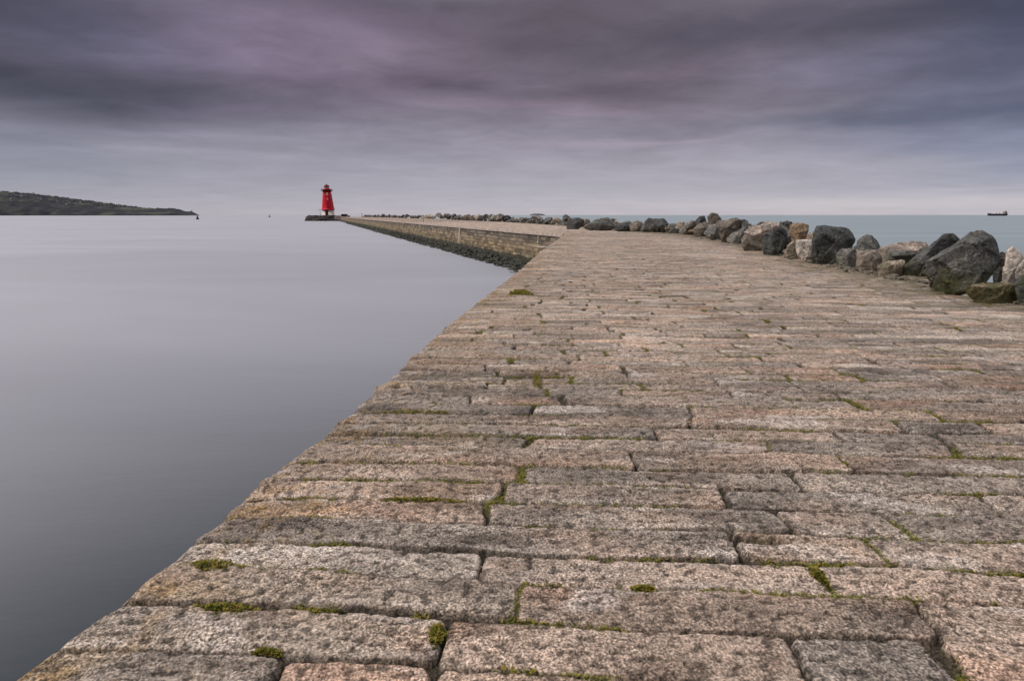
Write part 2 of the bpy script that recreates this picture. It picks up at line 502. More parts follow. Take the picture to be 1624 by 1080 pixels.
# ------------------------------------------------------------------ pavement mesh: finer rows and columns near the viewer's path
rows = list(np.arange(-6.0, -0.5, 0.10)) + list(np.arange(-0.5, 1.25, 0.035))
y = 1.25
while y < 480:
    rows.append(y)
    if y < 20: y += min(max(y * y / 900.0, 0.0042), 0.030)
    elif y < 50: y += 0.05
    elif y < 130: y += 0.3
    else: y += 3.0
rows = np.array(rows); NR = len(rows); NC = 1080
u = np.linspace(0, 1, NC); u = 0.55 * u + 0.45 * u ** 2.0
xa = xl(rows) + 0.020 * pn(rows * 1.7, rows * 0 + 3.3, 201) + 0.008 * pn(rows * 7, rows * 0 + 8.3, 202)
tk = np.clip(np.searchsorted(CS, tcoord(xa, rows)) - 1, 0, len(CS) - 2)
xa = xa + nrng.normal(0, 0.017, len(CS))[tk] * np.clip(rows / 3, 0, 1)
xb = xr(rows) + 1.6
GX = xa[:, None] + (xb - xa)[:, None] * u[None, :]
GY = np.repeat(rows[:, None], NC, 1)
fx = GX.ravel(); fy = GY.ravel()
H = np.empty_like(fx); C3 = np.empty((len(fx), 3)); MM = np.empty_like(fx)
lod = sstep(14, 40, fy)
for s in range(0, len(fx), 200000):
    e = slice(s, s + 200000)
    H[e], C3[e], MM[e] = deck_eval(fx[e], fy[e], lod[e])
far = fy > 130
H[far] = 0.0
vs = np.stack([fx, fy, H], 1)
# lip down over the quay face
lip = np.stack([xa - 0.015, rows, H.reshape(NR, NC)[:, 0] - 0.06], 1)
lip2 = np.stack([xa - 0.02, rows, np.full(NR, -0.42)], 1)
idx = np.arange(NR * NC).reshape(NR, NC)
quads = np.stack([idx[:-1, :-1], idx[:-1, 1:], idx[1:, 1:], idx[1:, :-1]], -1).reshape(-1, 4)
l1 = NR * NC + np.arange(NR); l2 = l1 + NR
q1 = np.stack([l1[:-1], idx[:-1, 0], idx[1:, 0], l1[1:]], -1); q2 = np.stack([l2[:-1], l1[:-1], l1[1:], l2[1:]], -1)
vs = np.concatenate([vs, lip, lip2]); quads = np.concatenate([quads, q1, q2])
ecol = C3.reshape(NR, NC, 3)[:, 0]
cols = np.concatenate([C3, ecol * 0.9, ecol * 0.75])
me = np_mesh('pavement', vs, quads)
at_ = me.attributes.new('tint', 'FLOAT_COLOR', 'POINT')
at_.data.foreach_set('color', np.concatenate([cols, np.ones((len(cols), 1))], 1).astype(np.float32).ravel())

m, nt, b = new_mat('granite_paving')
tc = nt.new('ShaderNodeTexCoord').outputs['Object']
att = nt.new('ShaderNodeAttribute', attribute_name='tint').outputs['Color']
n1 = nt.noise(tc, 92, 3, 0.62, 0.3)                     # crystals
n2 = nt.noise(nt.mapping(tc, loc=(3, 5, 1)), 120, 2, 0.6)
n3 = nt.noise(tc, 17, 3, 0.6)
sp = nt.ramp(n1, [(0.30, g3(0.10)), (0.42, g3(0.42)), (0.50, g3(0.98)), (0.58, g3(1.55)), (0.72, g3(2.4))])
sp2 = nt.ramp(n2, [(0.34, g3(0.62)), (0.5, g3(1.0)), (0.66, g3(1.4))])
sp3 = nt.ramp(n3, [(0.3, g3(0.78)), (0.7, g3(1.22))])
spv = nt.maprange(nt.noise(nt.mapping(tc, scale=(1.0, 2.2, 1)), 1.7, 3, 0.6), 0.32, 0.68, 0.55, 1.0)
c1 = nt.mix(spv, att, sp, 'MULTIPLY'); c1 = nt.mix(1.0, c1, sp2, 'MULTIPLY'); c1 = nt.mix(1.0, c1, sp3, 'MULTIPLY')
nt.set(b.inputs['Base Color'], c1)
b.inputs['Roughness'].default_value = 0.85; b.inputs['Specular IOR Level'].default_value = 0.25
hsum = nt.math('ADD', nt.math('MULTIPLY', n1, 0.7), nt.math('MULTIPLY', n3, 1.0))
nt.set(b.inputs['Normal'], nt.bump(hsum, 1.0, 0.008))
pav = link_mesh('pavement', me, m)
tag(pav, 'pinkish granite slab walkway along the top of the pier, worn and mossy at its joints', 'pavement', kind='structure')

# ------------------------------------------------------------------ moss in the joints (uncountable: one object)
m, nt, b = new_mat('moss')
tc = nt.new('ShaderNodeTexCoord').outputs['Object']
oi = nt.new('ShaderNodeObjectInfo')
mc = nt.ramp(nt.noise(tc, 30, 3, 0.6), [(0.28, (0.05, 0.058, 0.014)), (0.43, (0.13, 0.128, 0.022)), (0.56, (0.24, 0.205, 0.036)), (0.75, (0.30, 0.20, 0.06))])
nt.set(b.inputs['Base Color'], mc); b.inputs['Roughness'].default_value = 0.9; b.inputs['Specular IOR Level'].default_value = 0.15
M['moss'] = m


def leaf_cloud(pts, size, up=0.6):
    """small folded leaves at the given points (N,3)"""
    n = len(pts)
    a = nrng.uniform(0, 2 * math.pi, n); tilt = nrng.uniform(0.15, 1.1, n)
    s = size * nrng.uniform(0.5, 1.35, n)
    dx = np.stack([np.cos(a) * np.cos(tilt), np.sin(a) * np.cos(tilt), np.sin(tilt)], 1) * s[:, None]
    sd_ = np.stack([-np.sin(a), np.cos(a), nrng.uniform(-.3, .3, n)], 1) * (s * 0.42)[:, None]
    v = np.stack([pts, pts + dx * 0.5 + sd_, pts + dx, pts + dx * 0.5 - sd_], 1).reshape(-1, 3)
    q = np.arange(4 * n).reshape(n, 4)
    return v, q


N = 700000
sx = nrng.uniform(-1.8, 9.5, N); sy = 1.2 + (nrng.random(N) ** 2.0) * 16
ok = (sx > xl(sy) + 0.03) & (sx < xr(sy)) & (np.abs(sx) < sy * 1.05 + 0.4)
sx, sy = sx[ok], sy[ok]
k_, j_, d_, dx_, dy_, *_ = pattern(sx, sy)
mm_ = moss_mask(sx, sy, d_)
keep = (d_ < 0.004) & (nrng.random(len(sx)) < mm_ * 1.0) & (mm_ > 0.35)
sx, sy, d_, mm_ = sx[keep], sy[keep], d_[keep], mm_[keep]
if len(sx) > 26000: sx, sy, d_ = sx[:26000], sy[:26000], d_[:26000]
reps = 3
px_ = np.repeat(sx, reps) + nrng.normal(0, .005, len(sx) * reps); py_ = np.repeat(sy, reps) + nrng.normal(0, .004, len(sx) * reps)
pz_ = -0.016 + nrng.uniform(0, 0.010, len(px_))
v, q = leaf_cloud(np.stack([px_, py_, pz_], 1), 0.010)
mo = link_mesh('moss', np_mesh('moss', v, q, False), M['moss'])
tag(mo, 'yellow-green moss growing in the joints between the granite slabs', 'moss', kind='stuff')

# larger tufts one can count
TUFTS = [(340, 895, 75, 17, 'rounded clump of bright green weed in a joint close to the quay edge'),
         (358, 962, 88, 15, 'long low clump of green weed in a joint near the bottom left quay edge'),
         (424, 1031, 42, 9, 'small tuft of yellow-green weed in the joint below the long clump'),
         (665, 654, 140, 7, 'longest dark green strip of weed filling a joint beside the quay edge'),
         (612, 731, 80, 8, 'flat patch of green weed in a joint beside the dark slab'),
         (605, 708, 110, 6, 'thin ragged strip of weed just beyond the flat patch'),
         (668, 791, 130, 6, 'thin green strip of weed ending at a cross joint'),
         (1022, 931, 34, 9, 'small rounded tuft of weed alone in a joint of the foreground slabs'),
         (692, 1005, 26, 34, 'dark green weed filling the widest cross joint at the bottom of the picture'),
         (826, 465, 36, 9, 'olive mat of weed on the slabs near the quay edge, farthest of the weeds'),
         (1300, 912, 16, 26, 'dark green weed deep in a wide cross joint between two foreground slabs'),
         (852, 602, 12, 24, 'upright dark green tuft in a cross joint midway along the walkway')]
for (cx, cy, wpx, hpx, lab) in TUFTS:
    gx, gy = ground(cx, cy)
    x0, _ = ground(cx - wpx / 2, cy); x1, _ = ground(cx + wpx / 2, cy)
    _, ya = ground(cx, cy + hpx / 2); _, yb = ground(cx, cy - hpx / 2)
    rx = abs(x1 - x0) / 2; ry = abs(yb - ya) / 2 * 1.0
    hz = min(0.045, 0.6 * ry + 0.014) if gy < 9 else 0.03
    n = int(min(5000, max(900, rx * ry * 110000)))
    a = nrng.uniform(0, 2 * math.pi, n); r = np.sqrt(nrng.random(n)) * (1 + 0.25 * np.sin(a * 3 + cx) + 0.2 * np.sin(a * 7))
    lx = r * np.cos(a) * rx; ly = r * np.sin(a) * ry
    lump = 0.6 + 0.6 * pn(lx * 40 + cx, ly * 60, 301)
    lz = hz * np.clip(1 - r * r * 0.8, 0.02, 1) * np.clip(lump, 0.1, 1.2) * nrng.uniform(0.2, 1, n)
    ly = ly + np.interp(gy, CS, MS) * lx
    v, q = leaf_cloud(np.stack([lx, ly, lz - 0.012], 1), 0.010 if gy < 6 else 0.03)
    o = link_mesh('weed_clump', np_mesh('weed_clump', v, q, False), M['moss']); o.location = (gx, gy, 0)
    tag(o, lab, 'weed', 'weeds in the paving joints')

# ------------------------------------------------------------------ quay walls
m, nt, b = new_mat('quay_masonry')
uv = nt.new('ShaderNodeUVMap').outputs[0]
geo = nt.new('ShaderNodeNewGeometry').outputs['Position']
sz = nt.new('ShaderNodeSeparateXYZ'); nt.set(sz.inputs[0], geo); zz = sz.outputs[2]
duv = nt.mix(0.035, uv, nt.noise(uv, 1.5, 3, 0.6, out=1), 'ADD')
br = nt.new('ShaderNodeTexBrick'); nt.set(br.inputs['Vector'], duv)
br.inputs['Scale'].default_value = 1.0; br.inputs['Brick Width'].default_value = 1.15; br.inputs['Row Height'].default_value = 0.36
br.inputs['Mortar Size'].default_value = 0.035; br.inputs['Mortar Smooth'].default_value = 0.4; br.inputs['Bias'].default_value = 0.0
br.offset = 0.45
br.inputs['Color1'].default_value = (0.0, 0, 0, 1); br.inputs['Color2'].default_value = (1, 1, 1, 1); br.inputs['Mortar'].default_value = (0.5, 0.5, 0.5, 1)
st_ = nt.noise(nt.mapping(uv, scale=(0.45, 1.6, 1)), 2.0, 5, 0.65)
bc = nt.ramp(br.outputs[0], [(0.0, (0.13, 0.108, 0.082)), (0.3, (0.20, 0.172, 0.132)), (0.6, (0.28, 0.24, 0.185)), (1.0, (0.40, 0.345, 0.265))])
wob = nt.math('MULTIPLY_ADD', nt.noise(uv, 0.35, 4, 0.6), 1.1, -0.55)
zw = nt.math('ADD', zz, wob)
# bands of growth: grey-brown top, ochre middle, black-green tide zone
ochre = nt.ramp(nt.maprange(zw, -2.6, 0.0), [(0.0, (1.0, 0.95, 0.75)), (0.25, (0.95, 0.81, 0.60)), (0.52, (1.02, 0.91, 0.76)), (0.75, (0.62, 0.60, 0.57)), (1, (0.50, 0.49, 0.47))])
bc = nt.mix(1.0, bc, ochre, 'MULTIPLY')
bc = nt.mix(1.0, bc, nt.ramp(st_, [(0.25, g3(0.45)), (0.5, g3(0.95)), (0.72, g3(1.45))]), 'MULTIPLY')
bc = nt.mix(nt.math('MULTIPLY', br.outputs[1], 0.7), bc, (0.055, 0.045, 0.032, 1))
alg = nt.maprange(nt.math('ADD', zw, nt.math('MULTIPLY', nt.math('SUBTRACT', st_, 0.5), 0.8)), -2.15, -2.6, 0, 1, True)
bc = nt.mix(alg, bc, nt.ramp(st_, [(0.3, (0.020, 0.020, 0.014)), (0.6, (0.050, 0.048, 0.027)), (0.8, (0.10, 0.08, 0.04))]))
nt.set(b.inputs['Base Color'], bc); b.inputs['Roughness'].default_value = 0.8
hh = nt.math('ADD', nt.math('MULTIPLY', br.outputs[1], -1.0), nt.math('MULTIPLY', st_, 0.8))
nt.set(b.inputs['Normal'], nt.bump(hh, 0.9, 0.06))
M['masonry'] = m
M['white'] = plain('white_painted_stone', (0.50, 0.45, 0.37), 0.7, 0.45, 3.0)
M['coping'] = plain('granite_coping', (0.52, 0.43, 0.37), 0.85, 0.25, 1.5)


def wall_strip(pts, ztop, zbot, batter, step):
    """a battered masonry face with real block relief at its joints' scale; UV in metres"""
    P = [Vector((p[0], p[1], 0)) for p in pts]
    samples = []; L = 0.0
    for a, c_ in zip(P, P[1:]):
        n = max(1, int((c_ - a).length / step))
        for i in range(n): samples.append((a.lerp(c_, i / n), L + (c_ - a).length * i / n, (c_ - a).normalized()))
        L += (c_ - a).length
    samples.append((P[-1], L, (P[-1] - P[-2]).normalized()))
    nz = 9
    bm = bmesh.new(); uvl = bm.loops.layers.uv.new('UVMap')
    grid = []
    for (p, l, d) in samples:
        out = Vector((-d.y, d.x, 0))                      # to the left of travel: the harbour side
        colv = []
        for i in range(nz):
            f_ = i / (nz - 1); z = ztop + (zbot - ztop) * f_
            o_ = batter * f_ + 0.03 * mnoise.noise((p.x * .8, p.y * .8, z * 2.7))
            q = p + out * (0.03 + max(o_, -0.02)); colv.append((bm.verts.new((q.x, q.y, z)), l, z))
        grid.append(colv)
    for ca, cb in zip(grid, grid[1:]):
        for i in range(nz - 1):
            f_ = bm.faces.new((ca[i][0], cb[i][0], cb[i + 1][0], ca[i + 1][0]))
            for lo, (vv, l, z) in zip(f_.loops, (ca[i], cb[i], cb[i + 1], ca[i + 1])): lo[uvl].uv = (l, z)
    bmesh.ops.reverse_faces(bm, faces=bm.faces)
    return bm


near_pts = [(float(xl(y)), y) for y in (-6, 0, 1.6, 3, 5, 8, 12, 16, 24, 32, 40, YB)]
nw = empty('quay_wall', (0, 0, 0)); tag(nw, 'near stone quay wall dropping to the harbour below the slab edge', 'wall', 'quay walls')
obj('stone_face', wall_strip(near_pts, -0.40, -4.2, 0.35, 0.5), M['masonry'], nw)
fw = empty('quay_wall', (0, 0, 0)); tag(fw, 'long stone quay wall with pale painted strips running away to the red lighthouse', 'wall', 'quay walls')
far_pts = [(wallx(YB), YB)] + [(wallx(y), y) for y in (60, 80, 100, 140, 200, 300, 400, 478)]
obj('stone_face', wall_strip(far_pts, -0.30, -4.2, 0.35, 0.6), M['masonry'], fw)


def box_bm(bm, c, s, rot=0.0, bev=0.0):
    r = bmesh.ops.create_cube(bm, size=1.0)
    vs_ = r['verts']
    mt = Matrix.Translation(c) @ Matrix.Rotation(rot, 4, 'Z') @ Matrix.Diagonal((*s, 1))
    bmesh.ops.transform(bm, matrix=mt, verts=vs_)
    if bev:
        es = list({e for v_ in vs_ for e in v_.link_edges})
        bmesh.ops.bevel(bm, geom=es, offset=bev, segments=2, affect='EDGES')


wdir = math.atan2(1.0, -0.3365)
# coping stones: one continuous course
bm = bmesh.new()
L = 0; y = YB + 0.2
while y < 476:
    ln = 1.2 if y < 150 else 12
    cyy = y + ln / 2 * math.sin(wdir)
    nx, ny = -math.sin(wdir), math.cos(wdir)
    box_bm(bm, Vector((wallx(cyy) + nx * 0.02, cyy + ny * 0.02, -0.15 + rng.uniform(-.008, .008))), (ln - 0.02, 0.22, 0.30), wdir, 0.015 if y < 90 else 0)
    y += ln * math.sin(wdir)
obj('coping', bm, M['coping'], fw)
for (pxx, zt, zb, w_) in ((855, -0.02, -1.05, 0.34), (729.5, -0.05, -2.35, 0.8), (667, -0.05, -1.6, 0.6), (594, -0.05, -1.5, 1.2), (574, -0.05, -1.5, 1.4), (557, -0.1, -1.6, 1.6)):
    # where the strip's sight line meets the wall line
    a = (pxx - 812) / F / (math.cos(PITCH) + 0.19 * math.sin(PITCH)) * 1.0
    dd = ray(pxx, 362); s_ = dd.x / dd.y
    Yp = (XB + 0.3365 * YB) / (s_ + 0.3365)
    nx, ny = -math.sin(wdir), math.cos(wdir)
    bm = bmesh.new(); nseg = 5
    for i in range(nseg):
        za = zt + (zb - zt) * i / nseg; zb_ = zt + (zb - zt) * (i + 1) / nseg
        zc_ = (za + zb_) / 2; off = -0.01 + 0.35 * (-zc_ / 4.2)
        box_bm(bm, Vector((wallx(Yp) + nx * off, Yp + ny * off, zc_)), (w_ * rng.uniform(.55, 1.1), 0.13, abs(zb_ - za) - 0.012), wdir, 0.02)
    obj('painted_strip', bm, M['white'], fw)

# pale kerb ledge that juts out past the near quay edge
xlg, ylg = ground(853, 392); xrg, _ = ground(868, 392)
bm = bmesh.new(); box_bm(bm, Vector(((xlg + xrg + 1.1) / 2, ylg, -0.015)), (xrg - xlg + 1.1, 0.5, 0.075), 0, 0.015)
o = obj('landing_ledge', bm, M['white']); tag(o, 'short pale stone ledge jutting from the near quay edge in front of the far wall', 'ledge')

# ------------------------------------------------------------------ rocks
m, nt, b = new_mat('armour_rock')
tc = nt.new('ShaderNodeTexCoord').outputs['Object']
geo = nt.new('ShaderNodeNewGeometry')
oi = nt.new('ShaderNodeObjectInfo')
rv = nt.new('ShaderNodeCombineXYZ')
for i in range(3): nt.set(rv.inputs[i], nt.math('MULTIPLY', oi.outputs['Random'], 40.0 + 7 * i))
va = nt.new('ShaderNodeVectorMath', operation='ADD'); nt.set(va.inputs[0], tc); nt.set(va.inputs[1], rv.outputs[0]); P = va.outputs[0]
a1 = nt.noise(P, 1.9, 6, 0.65, 0.4); a2 = nt.noise(P, 11, 5, 0.7); a3 = nt.noise(P, 45, 3, 0.6)
vein = nt.voro(nt.mix(0.10, P, nt.noise(P, 4.5, 4, out=1), 'ADD'), 1.25, 'DISTANCE_TO_EDGE')
veinm = nt.maprange(vein, 0.0, 0.018, 1, 0)
veinm = nt.math('MULTIPLY', veinm, nt.maprange(a1, 0.47, 0.62, 0, 0.6))
cbase = nt.mix(1.0, oi.outputs['Color'], nt.ramp(a1, [(0.25, (0.40, 0.40, 0.42)), (0.43, (0.80, 0.80, 0.80)), (0.56, (1.15, 1.12, 1.08)), (0.72, (2.0, 1.85, 1.7))]), 'MULTIPLY')
cbase = nt.mix(1.0, cbase, nt.ramp(a2, [(0.28, g3(0.38)), (0.5, g3(0.95)), (0.70, g3(1.75))]), 'MULTIPLY')
cbase = nt.mix(1.0, cbase, nt.ramp(a3, [(0.3, g3(0.7)), (0.7, g3(1.3))]), 'MULTIPLY')
cbase = nt.mix(veinm, cbase, (0.34, 0.31, 0.28, 1))
lich = nt.maprange(nt.noise(P, 5.0, 5, 0.7), 0.60, 0.68, 0, 0.55)
cbase = nt.mix(lich, cbase, nt.mix(0.5, cbase, (0.42, 0.40, 0.36, 1)))
pz = nt.new('ShaderNodeSeparateXYZ'); nt.set(pz.inputs[0], geo.outputs['Position'])
algf = nt.math('MULTIPLY', nt.maprange(nt.math('ADD', pz.outputs[2], nt.math('MULTIPLY', nt.math('SUBTRACT', a1, 0.5), 1.6)), 0.55, 0.15, 0, 1, True), oi.outputs['Alpha'])
algf = nt.math('MULTIPLY', algf, nt.maprange(a2, 0.35, 0.6, 0.35, 1))
cbase = nt.mix(algf, cbase, nt.ramp(a2, [(0.3, (0.045, 0.055, 0.018)), (0.7, (0.13, 0.125, 0.04))]))
nt.set(b.inputs['Base Color'], cbase); b.inputs['Roughness'].default_value = 0.75; b.inputs['Specular IOR Level'].default_value = 0.3
rh = nt.math('ADD', nt.math('MULTIPLY', a1, 0.8), nt.math('ADD', nt.math('MULTIPLY', a2, 0.45), nt.math('MULTIPLY', a3, 0.12)))
rh = nt.math('ADD', rh, nt.math('MULTIPLY', nt.maprange(vein, 0, 0.02, -0.12, 0), 1.0))
nt.set(b.inputs['Normal'], nt.bump(rh, 1.0, 0.10))
M['rock'] = m

DK = (0.076, 0.080, 0.082); DG = (0.112, 0.113, 0.108); GR = (0.18, 0.176, 0.168); TAN = (0.31, 0.26, 0.21); PNK = (0.35, 0.29, 0.255); WHT = (0.54, 0.48, 0.43); ORG = (0.31, 0.22, 0.14); OLV = (0.18, 0.155, 0.095); BRN = (0.175, 0.152, 0.128)


def rock_mesh(pts, cell, amp, seed, bev=0.012, chips=7):
    bm = bmesh.new()
    for p in pts: bm.verts.new(p)
    r = bmesh.ops.convex_hull(bm, input=bm.verts)
    bad = [g for g in (r['geom_interior'] + r['geom_unused']) if isinstance(g, bmesh.types.BMVert) and g.is_valid]
    if bad: bmesh.ops.delete(bm, geom=list(set(bad)), context='VERTS')
    bmesh.ops.dissolve_limit(bm, angle_limit=R(12), verts=bm.verts, edges=bm.edges)
    size = max((v_.co for v_ in bm.verts), key=lambda c_: c_.length).length
    cr = random.Random(int(seed * 1000))
    cenr = sum((v_.co for v_ in bm.verts), Vector()) / len(bm.verts)
    for _ in range(chips):
        nv_ = (Vector((cr.gauss(0, .5), -abs(cr.gauss(1.0, .3)), cr.gauss(.05, .38))) if chips < 8 else Vector((cr.gauss(0, 1), cr.gauss(0, 1), cr.gauss(0.2, .8)))).normalized()
        sup = max((v_.co - cenr).dot(nv_) for v_ in bm.verts)
        rr_ = bmesh.ops.bisect_plane(bm, geom=bm.verts[:] + bm.edges[:] + bm.faces[:], plane_co=cenr + nv_ * sup * cr.uniform(.74, .92), plane_no=nv_, clear_outer=True)
        ed = [g for g in rr_['geom_cut'] if isinstance(g, bmesh.types.BMEdge)]
        if ed: bmesh.ops.contextual_create(bm, geom=ed)
    bmesh.ops.remove_doubles(bm, verts=bm.verts, dist=size * 0.01)
    bmesh.ops.recalc_face_normals(bm, faces=bm.faces)
    bmesh.ops.bevel(bm, geom=list(bm.edges), offset=bev * size, segments=1, affect='EDGES', clamp_overlap=True, profile=0.6)
    bmesh.ops.triangulate(bm, faces=bm.faces)
    for _ in range(6):
        es = [e for e in bm.edges if e.calc_length() > cell]
        if not es: break
        bmesh.ops.subdivide_edges(bm, edges=es, cuts=1)
        bmesh.ops.triangulate(bm, faces=bm.faces)
    bm.normal_update()
    off = Vector((seed * 3.17, seed * 1.7, seed * 0.9))
    for v_ in bm.verts:
        p = v_.co / size + off
        n = mnoise.fractal(p * 2.2, 0.8, 2.1, 4) * 1.0 + 0.45 * mnoise.ridged_multi_fractal(p * 1.7, 0.9, 2.0, 3, 0.9, 2.0) - 0.5
        fac_ = 0.0
        for fr_q, am_ in ((2.6, 1.5), (6.1, 0.55)):
            pq = p * fr_q; q0 = mnoise.voronoi(pq)[1][0]
            hd = Vector((math.sin(q0.x * 91.7 + q0.y * 17.3), math.sin(q0.y * 73.1 + q0.z * 29.9), math.sin(q0.z * 57.7 + q0.x * 41.3)))
            fac_ += am_ * (pq - q0).dot(hd)
        v_.co += v_.normal * (amp * size * (n * 0.6 + fac_))
    bm.normal_update()
    for e in bm.edges:
        if len(e.link_faces) == 2 and e.calc_face_angle() > R(16): e.smooth = False
    me_ = bpy.data.meshes.new('boulder'); bm.to_mesh(me_); bm.free()
    me_.polygons.foreach_set('use_smooth', [True] * len(me_.polygons))
    return me_


ALLROCK = []


def boulder(label, col, crop, pts, basey=None, back=0.0, ridge=(), thick=0.75, alg=0.25, grp='boulders beside the pier walkway', cell=None, drop=0.0):
    """crop = (x0, y0, scale): traced points -> photo pixels -> a solid at its own distance"""
    global RS
    x0, y0, sc = crop
    P_ = [(x0 + px_ / sc, y0 + py_ / sc) for px_, py_ in pts]
    by = (y0 + basey / sc) if basey is not None else max(p[1] for p in P_)
    bx = [p for p in P_ if p[1] == max(q[1] for q in P_)][0][0]
    Y0 = ground(bx, by)[1] + back
    W = [at(px_, py_, Y0) for px_, py_ in P_]
    cen = sum(W, Vector()) / len(W)
    wid = max(w.x for w in W) - min(w.x for w in W); hei = max(w.z for w in W) - min(w.z for w in W)
    th = thick * 0.5 * (wid + hei)
    sink = min(w.z for w in W)
    dax = Vector((cen.x / Y0, 1.0, 0)).normalized()         # the stone lies along its own line of view
    pts3 = []
    for w in W:
        pts3.append(w + dax * (th * 0.25 + rng.uniform(-.1, .1) * th))
        if rng.random() < 0.35: pts3.append(cen + (w - cen) * rng.uniform(0.75, 0.95) + dax * (-th * rng.uniform(0.0, 0.2)))
        if w.z < sink + 0.16 * hei:
            pts3.append(Vector((w.x + (cen.x - w.x) * 0.12, w.y, sink - 0.3)) + dax * (th * 0.25)); pts3.append(Vector((w.x + (cen.x - w.x) * 0.45, w.y, sink - 0.25)) - dax * (th * 0.08))
        if rng.random() < 0.6: pts3.append(cen + (w - cen) * rng.uniform(0.55, 0.85) + dax * (th * rng.uniform(0.6, 0.85)) + Vector((0, 0, -drop)))
    rr = ridge if ridge else [(sum(p[0] for p in pts) / len(pts) + rng.uniform(-.28, .28) * (max(p[0] for p in pts) - min(p[0] for p in pts)), sum(p[1] for p in pts) / len(pts) + rng.uniform(-.2, .3) * (max(p[1] for p in pts) - min(p[1] for p in pts)), rng.uniform(.3, .5)), (sum(p[0] for p in pts) / len(pts) + rng.uniform(-.15, .15) * wid * sc * 20, sum(p[1] for p in pts) / len(pts))]
    for (rx_, ry_, *dd) in rr:
        w = at(x0 + rx_ / sc, y0 + ry_ / sc, Y0)
        pts3.append(w + dax * (-th * (dd[0] if dd else 0.36)))
    base = Vector((cen.x, Y0 + th * 0.3, sink))
    me_ = rock_mesh([p - base for p in pts3], cell or max(0.045, Y0 * 0.003), 0.020, rng.uniform(0, 50))
    o = link_mesh('boulder', me_, M['rock']); o.location = base; o.color = (*col, alg)
    tag(o, label, 'boulder', grp); ALLROCK.append(o)
    return o


C5 = (1300, 320, 5.0123); C4 = (1000, 320, 5.0123); C3_ = (700, 320, 4.06)
boulder('largest dark grey angular boulder on the right with a mossy green lower face', DG, C5, [(835, 480), (872, 452), (1110, 330), (1195, 238), (1295, 225), (1390, 268), (1455, 340), (1468, 400), (1452, 470), (1400, 560), (1300, 625), (1180, 670), (1120, 718), (1000, 692), (900, 660), (830, 600)],
        ridge=[(1010, 440, .58), (1130, 352, .36), (1390, 525, .46), (1150, 650, .64), (1340, 300, .2), (1420, 390, .26)], alg=0.9, thick=.7)
boulder('tilted dark slab-like boulder leaning behind the largest boulder', DK, C5, [(605, 560), (640, 520), (850, 370), (1000, 255), (1060, 243), (1112, 290), (1130, 400), (900, 600), (700, 602), (640, 590)], back=0.25, alg=0.7, ridge=[(860, 430, .2), (720, 560, .3)], thick=.55)
boulder('flat-topped pinkish grey boulder in the gap left of the leaning slab', PNK, C5, [(515, 370), (560, 342), (750, 310), (840, 322), (878, 360), (860, 420), (700, 560), (520, 560)], basey=520, back=0.9, drop=0.3)
boulder('small pinkish boulder at the walkway edge with a dark grey one at its left', PNK, C5, [(278, 410), (320, 393), (450, 388), (497, 430), (505, 490), (440, 562), (370, 548), (285, 520)], ridge=[(390, 420, .3), (440, 500, .36)])
boulder('small blocky blue-grey boulder at the walkway edge left of the small pinkish one', GR, C5, [(133, 410), (170, 373), (280, 368), (305, 400), (290, 525), (200, 515), (133, 492)], back=0.08)
boulder('low tan boulder at the foot of the leaning slab', TAN, C5, [(455, 525), (500, 478), (660, 462), (715, 490), (630, 570), (600, 592), (480, 572)], alg=.5)
boulder('dome-shaped dark boulder behind the small pinkish one', DG, C5, [(298, 310), (330, 280), (372, 258), (420, 270), (470, 310), (505, 360), (490, 480), (300, 480)], basey=470, back=1.2, drop=.3)
boulder('massive blocky dark grey boulder right of the white granite block', DK, C5, [(-55, 250), (-25, 200), (40, 183), (140, 215), (212, 208), (262, 242), (292, 310), (284, 400), (160, 440), (130, 500), (0, 484), (-70, 470)], ridge=[(0, 260, .25), (150, 360, .3), (60, 340, .36)])
boulder('pale upright boulder in the dark gap right of the largest boulder', WHT, C5, [(1436, 642), (1480, 400), (1532, 352), (1580, 388), (1640, 470), (1640, 640)], back=0.5, drop=.3, alg=.3)
boulder('black boulder deep in the gap between the largest boulder and the pale upright one', DK, C5, [(1370, 560), (1395, 430), (1450, 395), (1510, 430), (1530, 640), (1400, 660)], basey=650, back=0.9, alg=.3)
boulder('white pitted boulder cut by the right edge of the picture', WHT, C5, [(1548, 590), (1572, 520), (1612, 458), (1700, 430), (1780, 560), (1700, 660)], back=0.15, basey=660, alg=.1)
boulder('low rounded olive-brown boulder on the walkway below the largest boulder', OLV, C5, [(1135, 712), (1180, 670), (1300, 648), (1540, 642), (1580, 690), (1610, 760), (1580, 805), (1400, 782), (1240, 752)], alg=.8, thick=.5, ridge=[(1350, 700, .3)])
boulder('dark boulder in the bottom corner where the rocks leave the picture', DK, C5, [(1535, 665), (1600, 600), (1720, 540), (1860, 620), (1880, 820), (1640, 815), (1570, 762)], alg=.4)
boulder('tan boulder beyond the picture edge behind the dark corner boulder', TAN, C5, [(1720, 420), (1800, 330), (1960, 320), (2050, 450), (2000, 640), (1760, 620)], basey=700)
boulder('large pale pinkish slab-topped boulder right of the tall heap', PNK, C4, [(895, 245), (950, 203), (1060, 178), (1180, 158), (1225, 190), (1180, 300), (1060, 372), (950, 300)], basey=385, back=0.5, ridge=[(1000, 250, .3), (1100, 240, .25)])
boulder('dark brown wedge boulder under the pinkish slab-topped one', BRN, C4, [(875, 300), (920, 248), (1000, 300), (1055, 355), (1035, 392), (930, 372), (880, 342)], ridge=[(930, 300, .35)])
boulder('dark faceted boulder between the brown wedge and the tan boulders', DK, C4, [(1045, 262), (1100, 240), (1150, 240), (1205, 207), (1255, 232), (1245, 310), (1205, 362), (1190, 412), (1140, 422), (1060, 392), (1042, 335)], ridge=[(1120, 270, .3), (1150, 360, .4)])
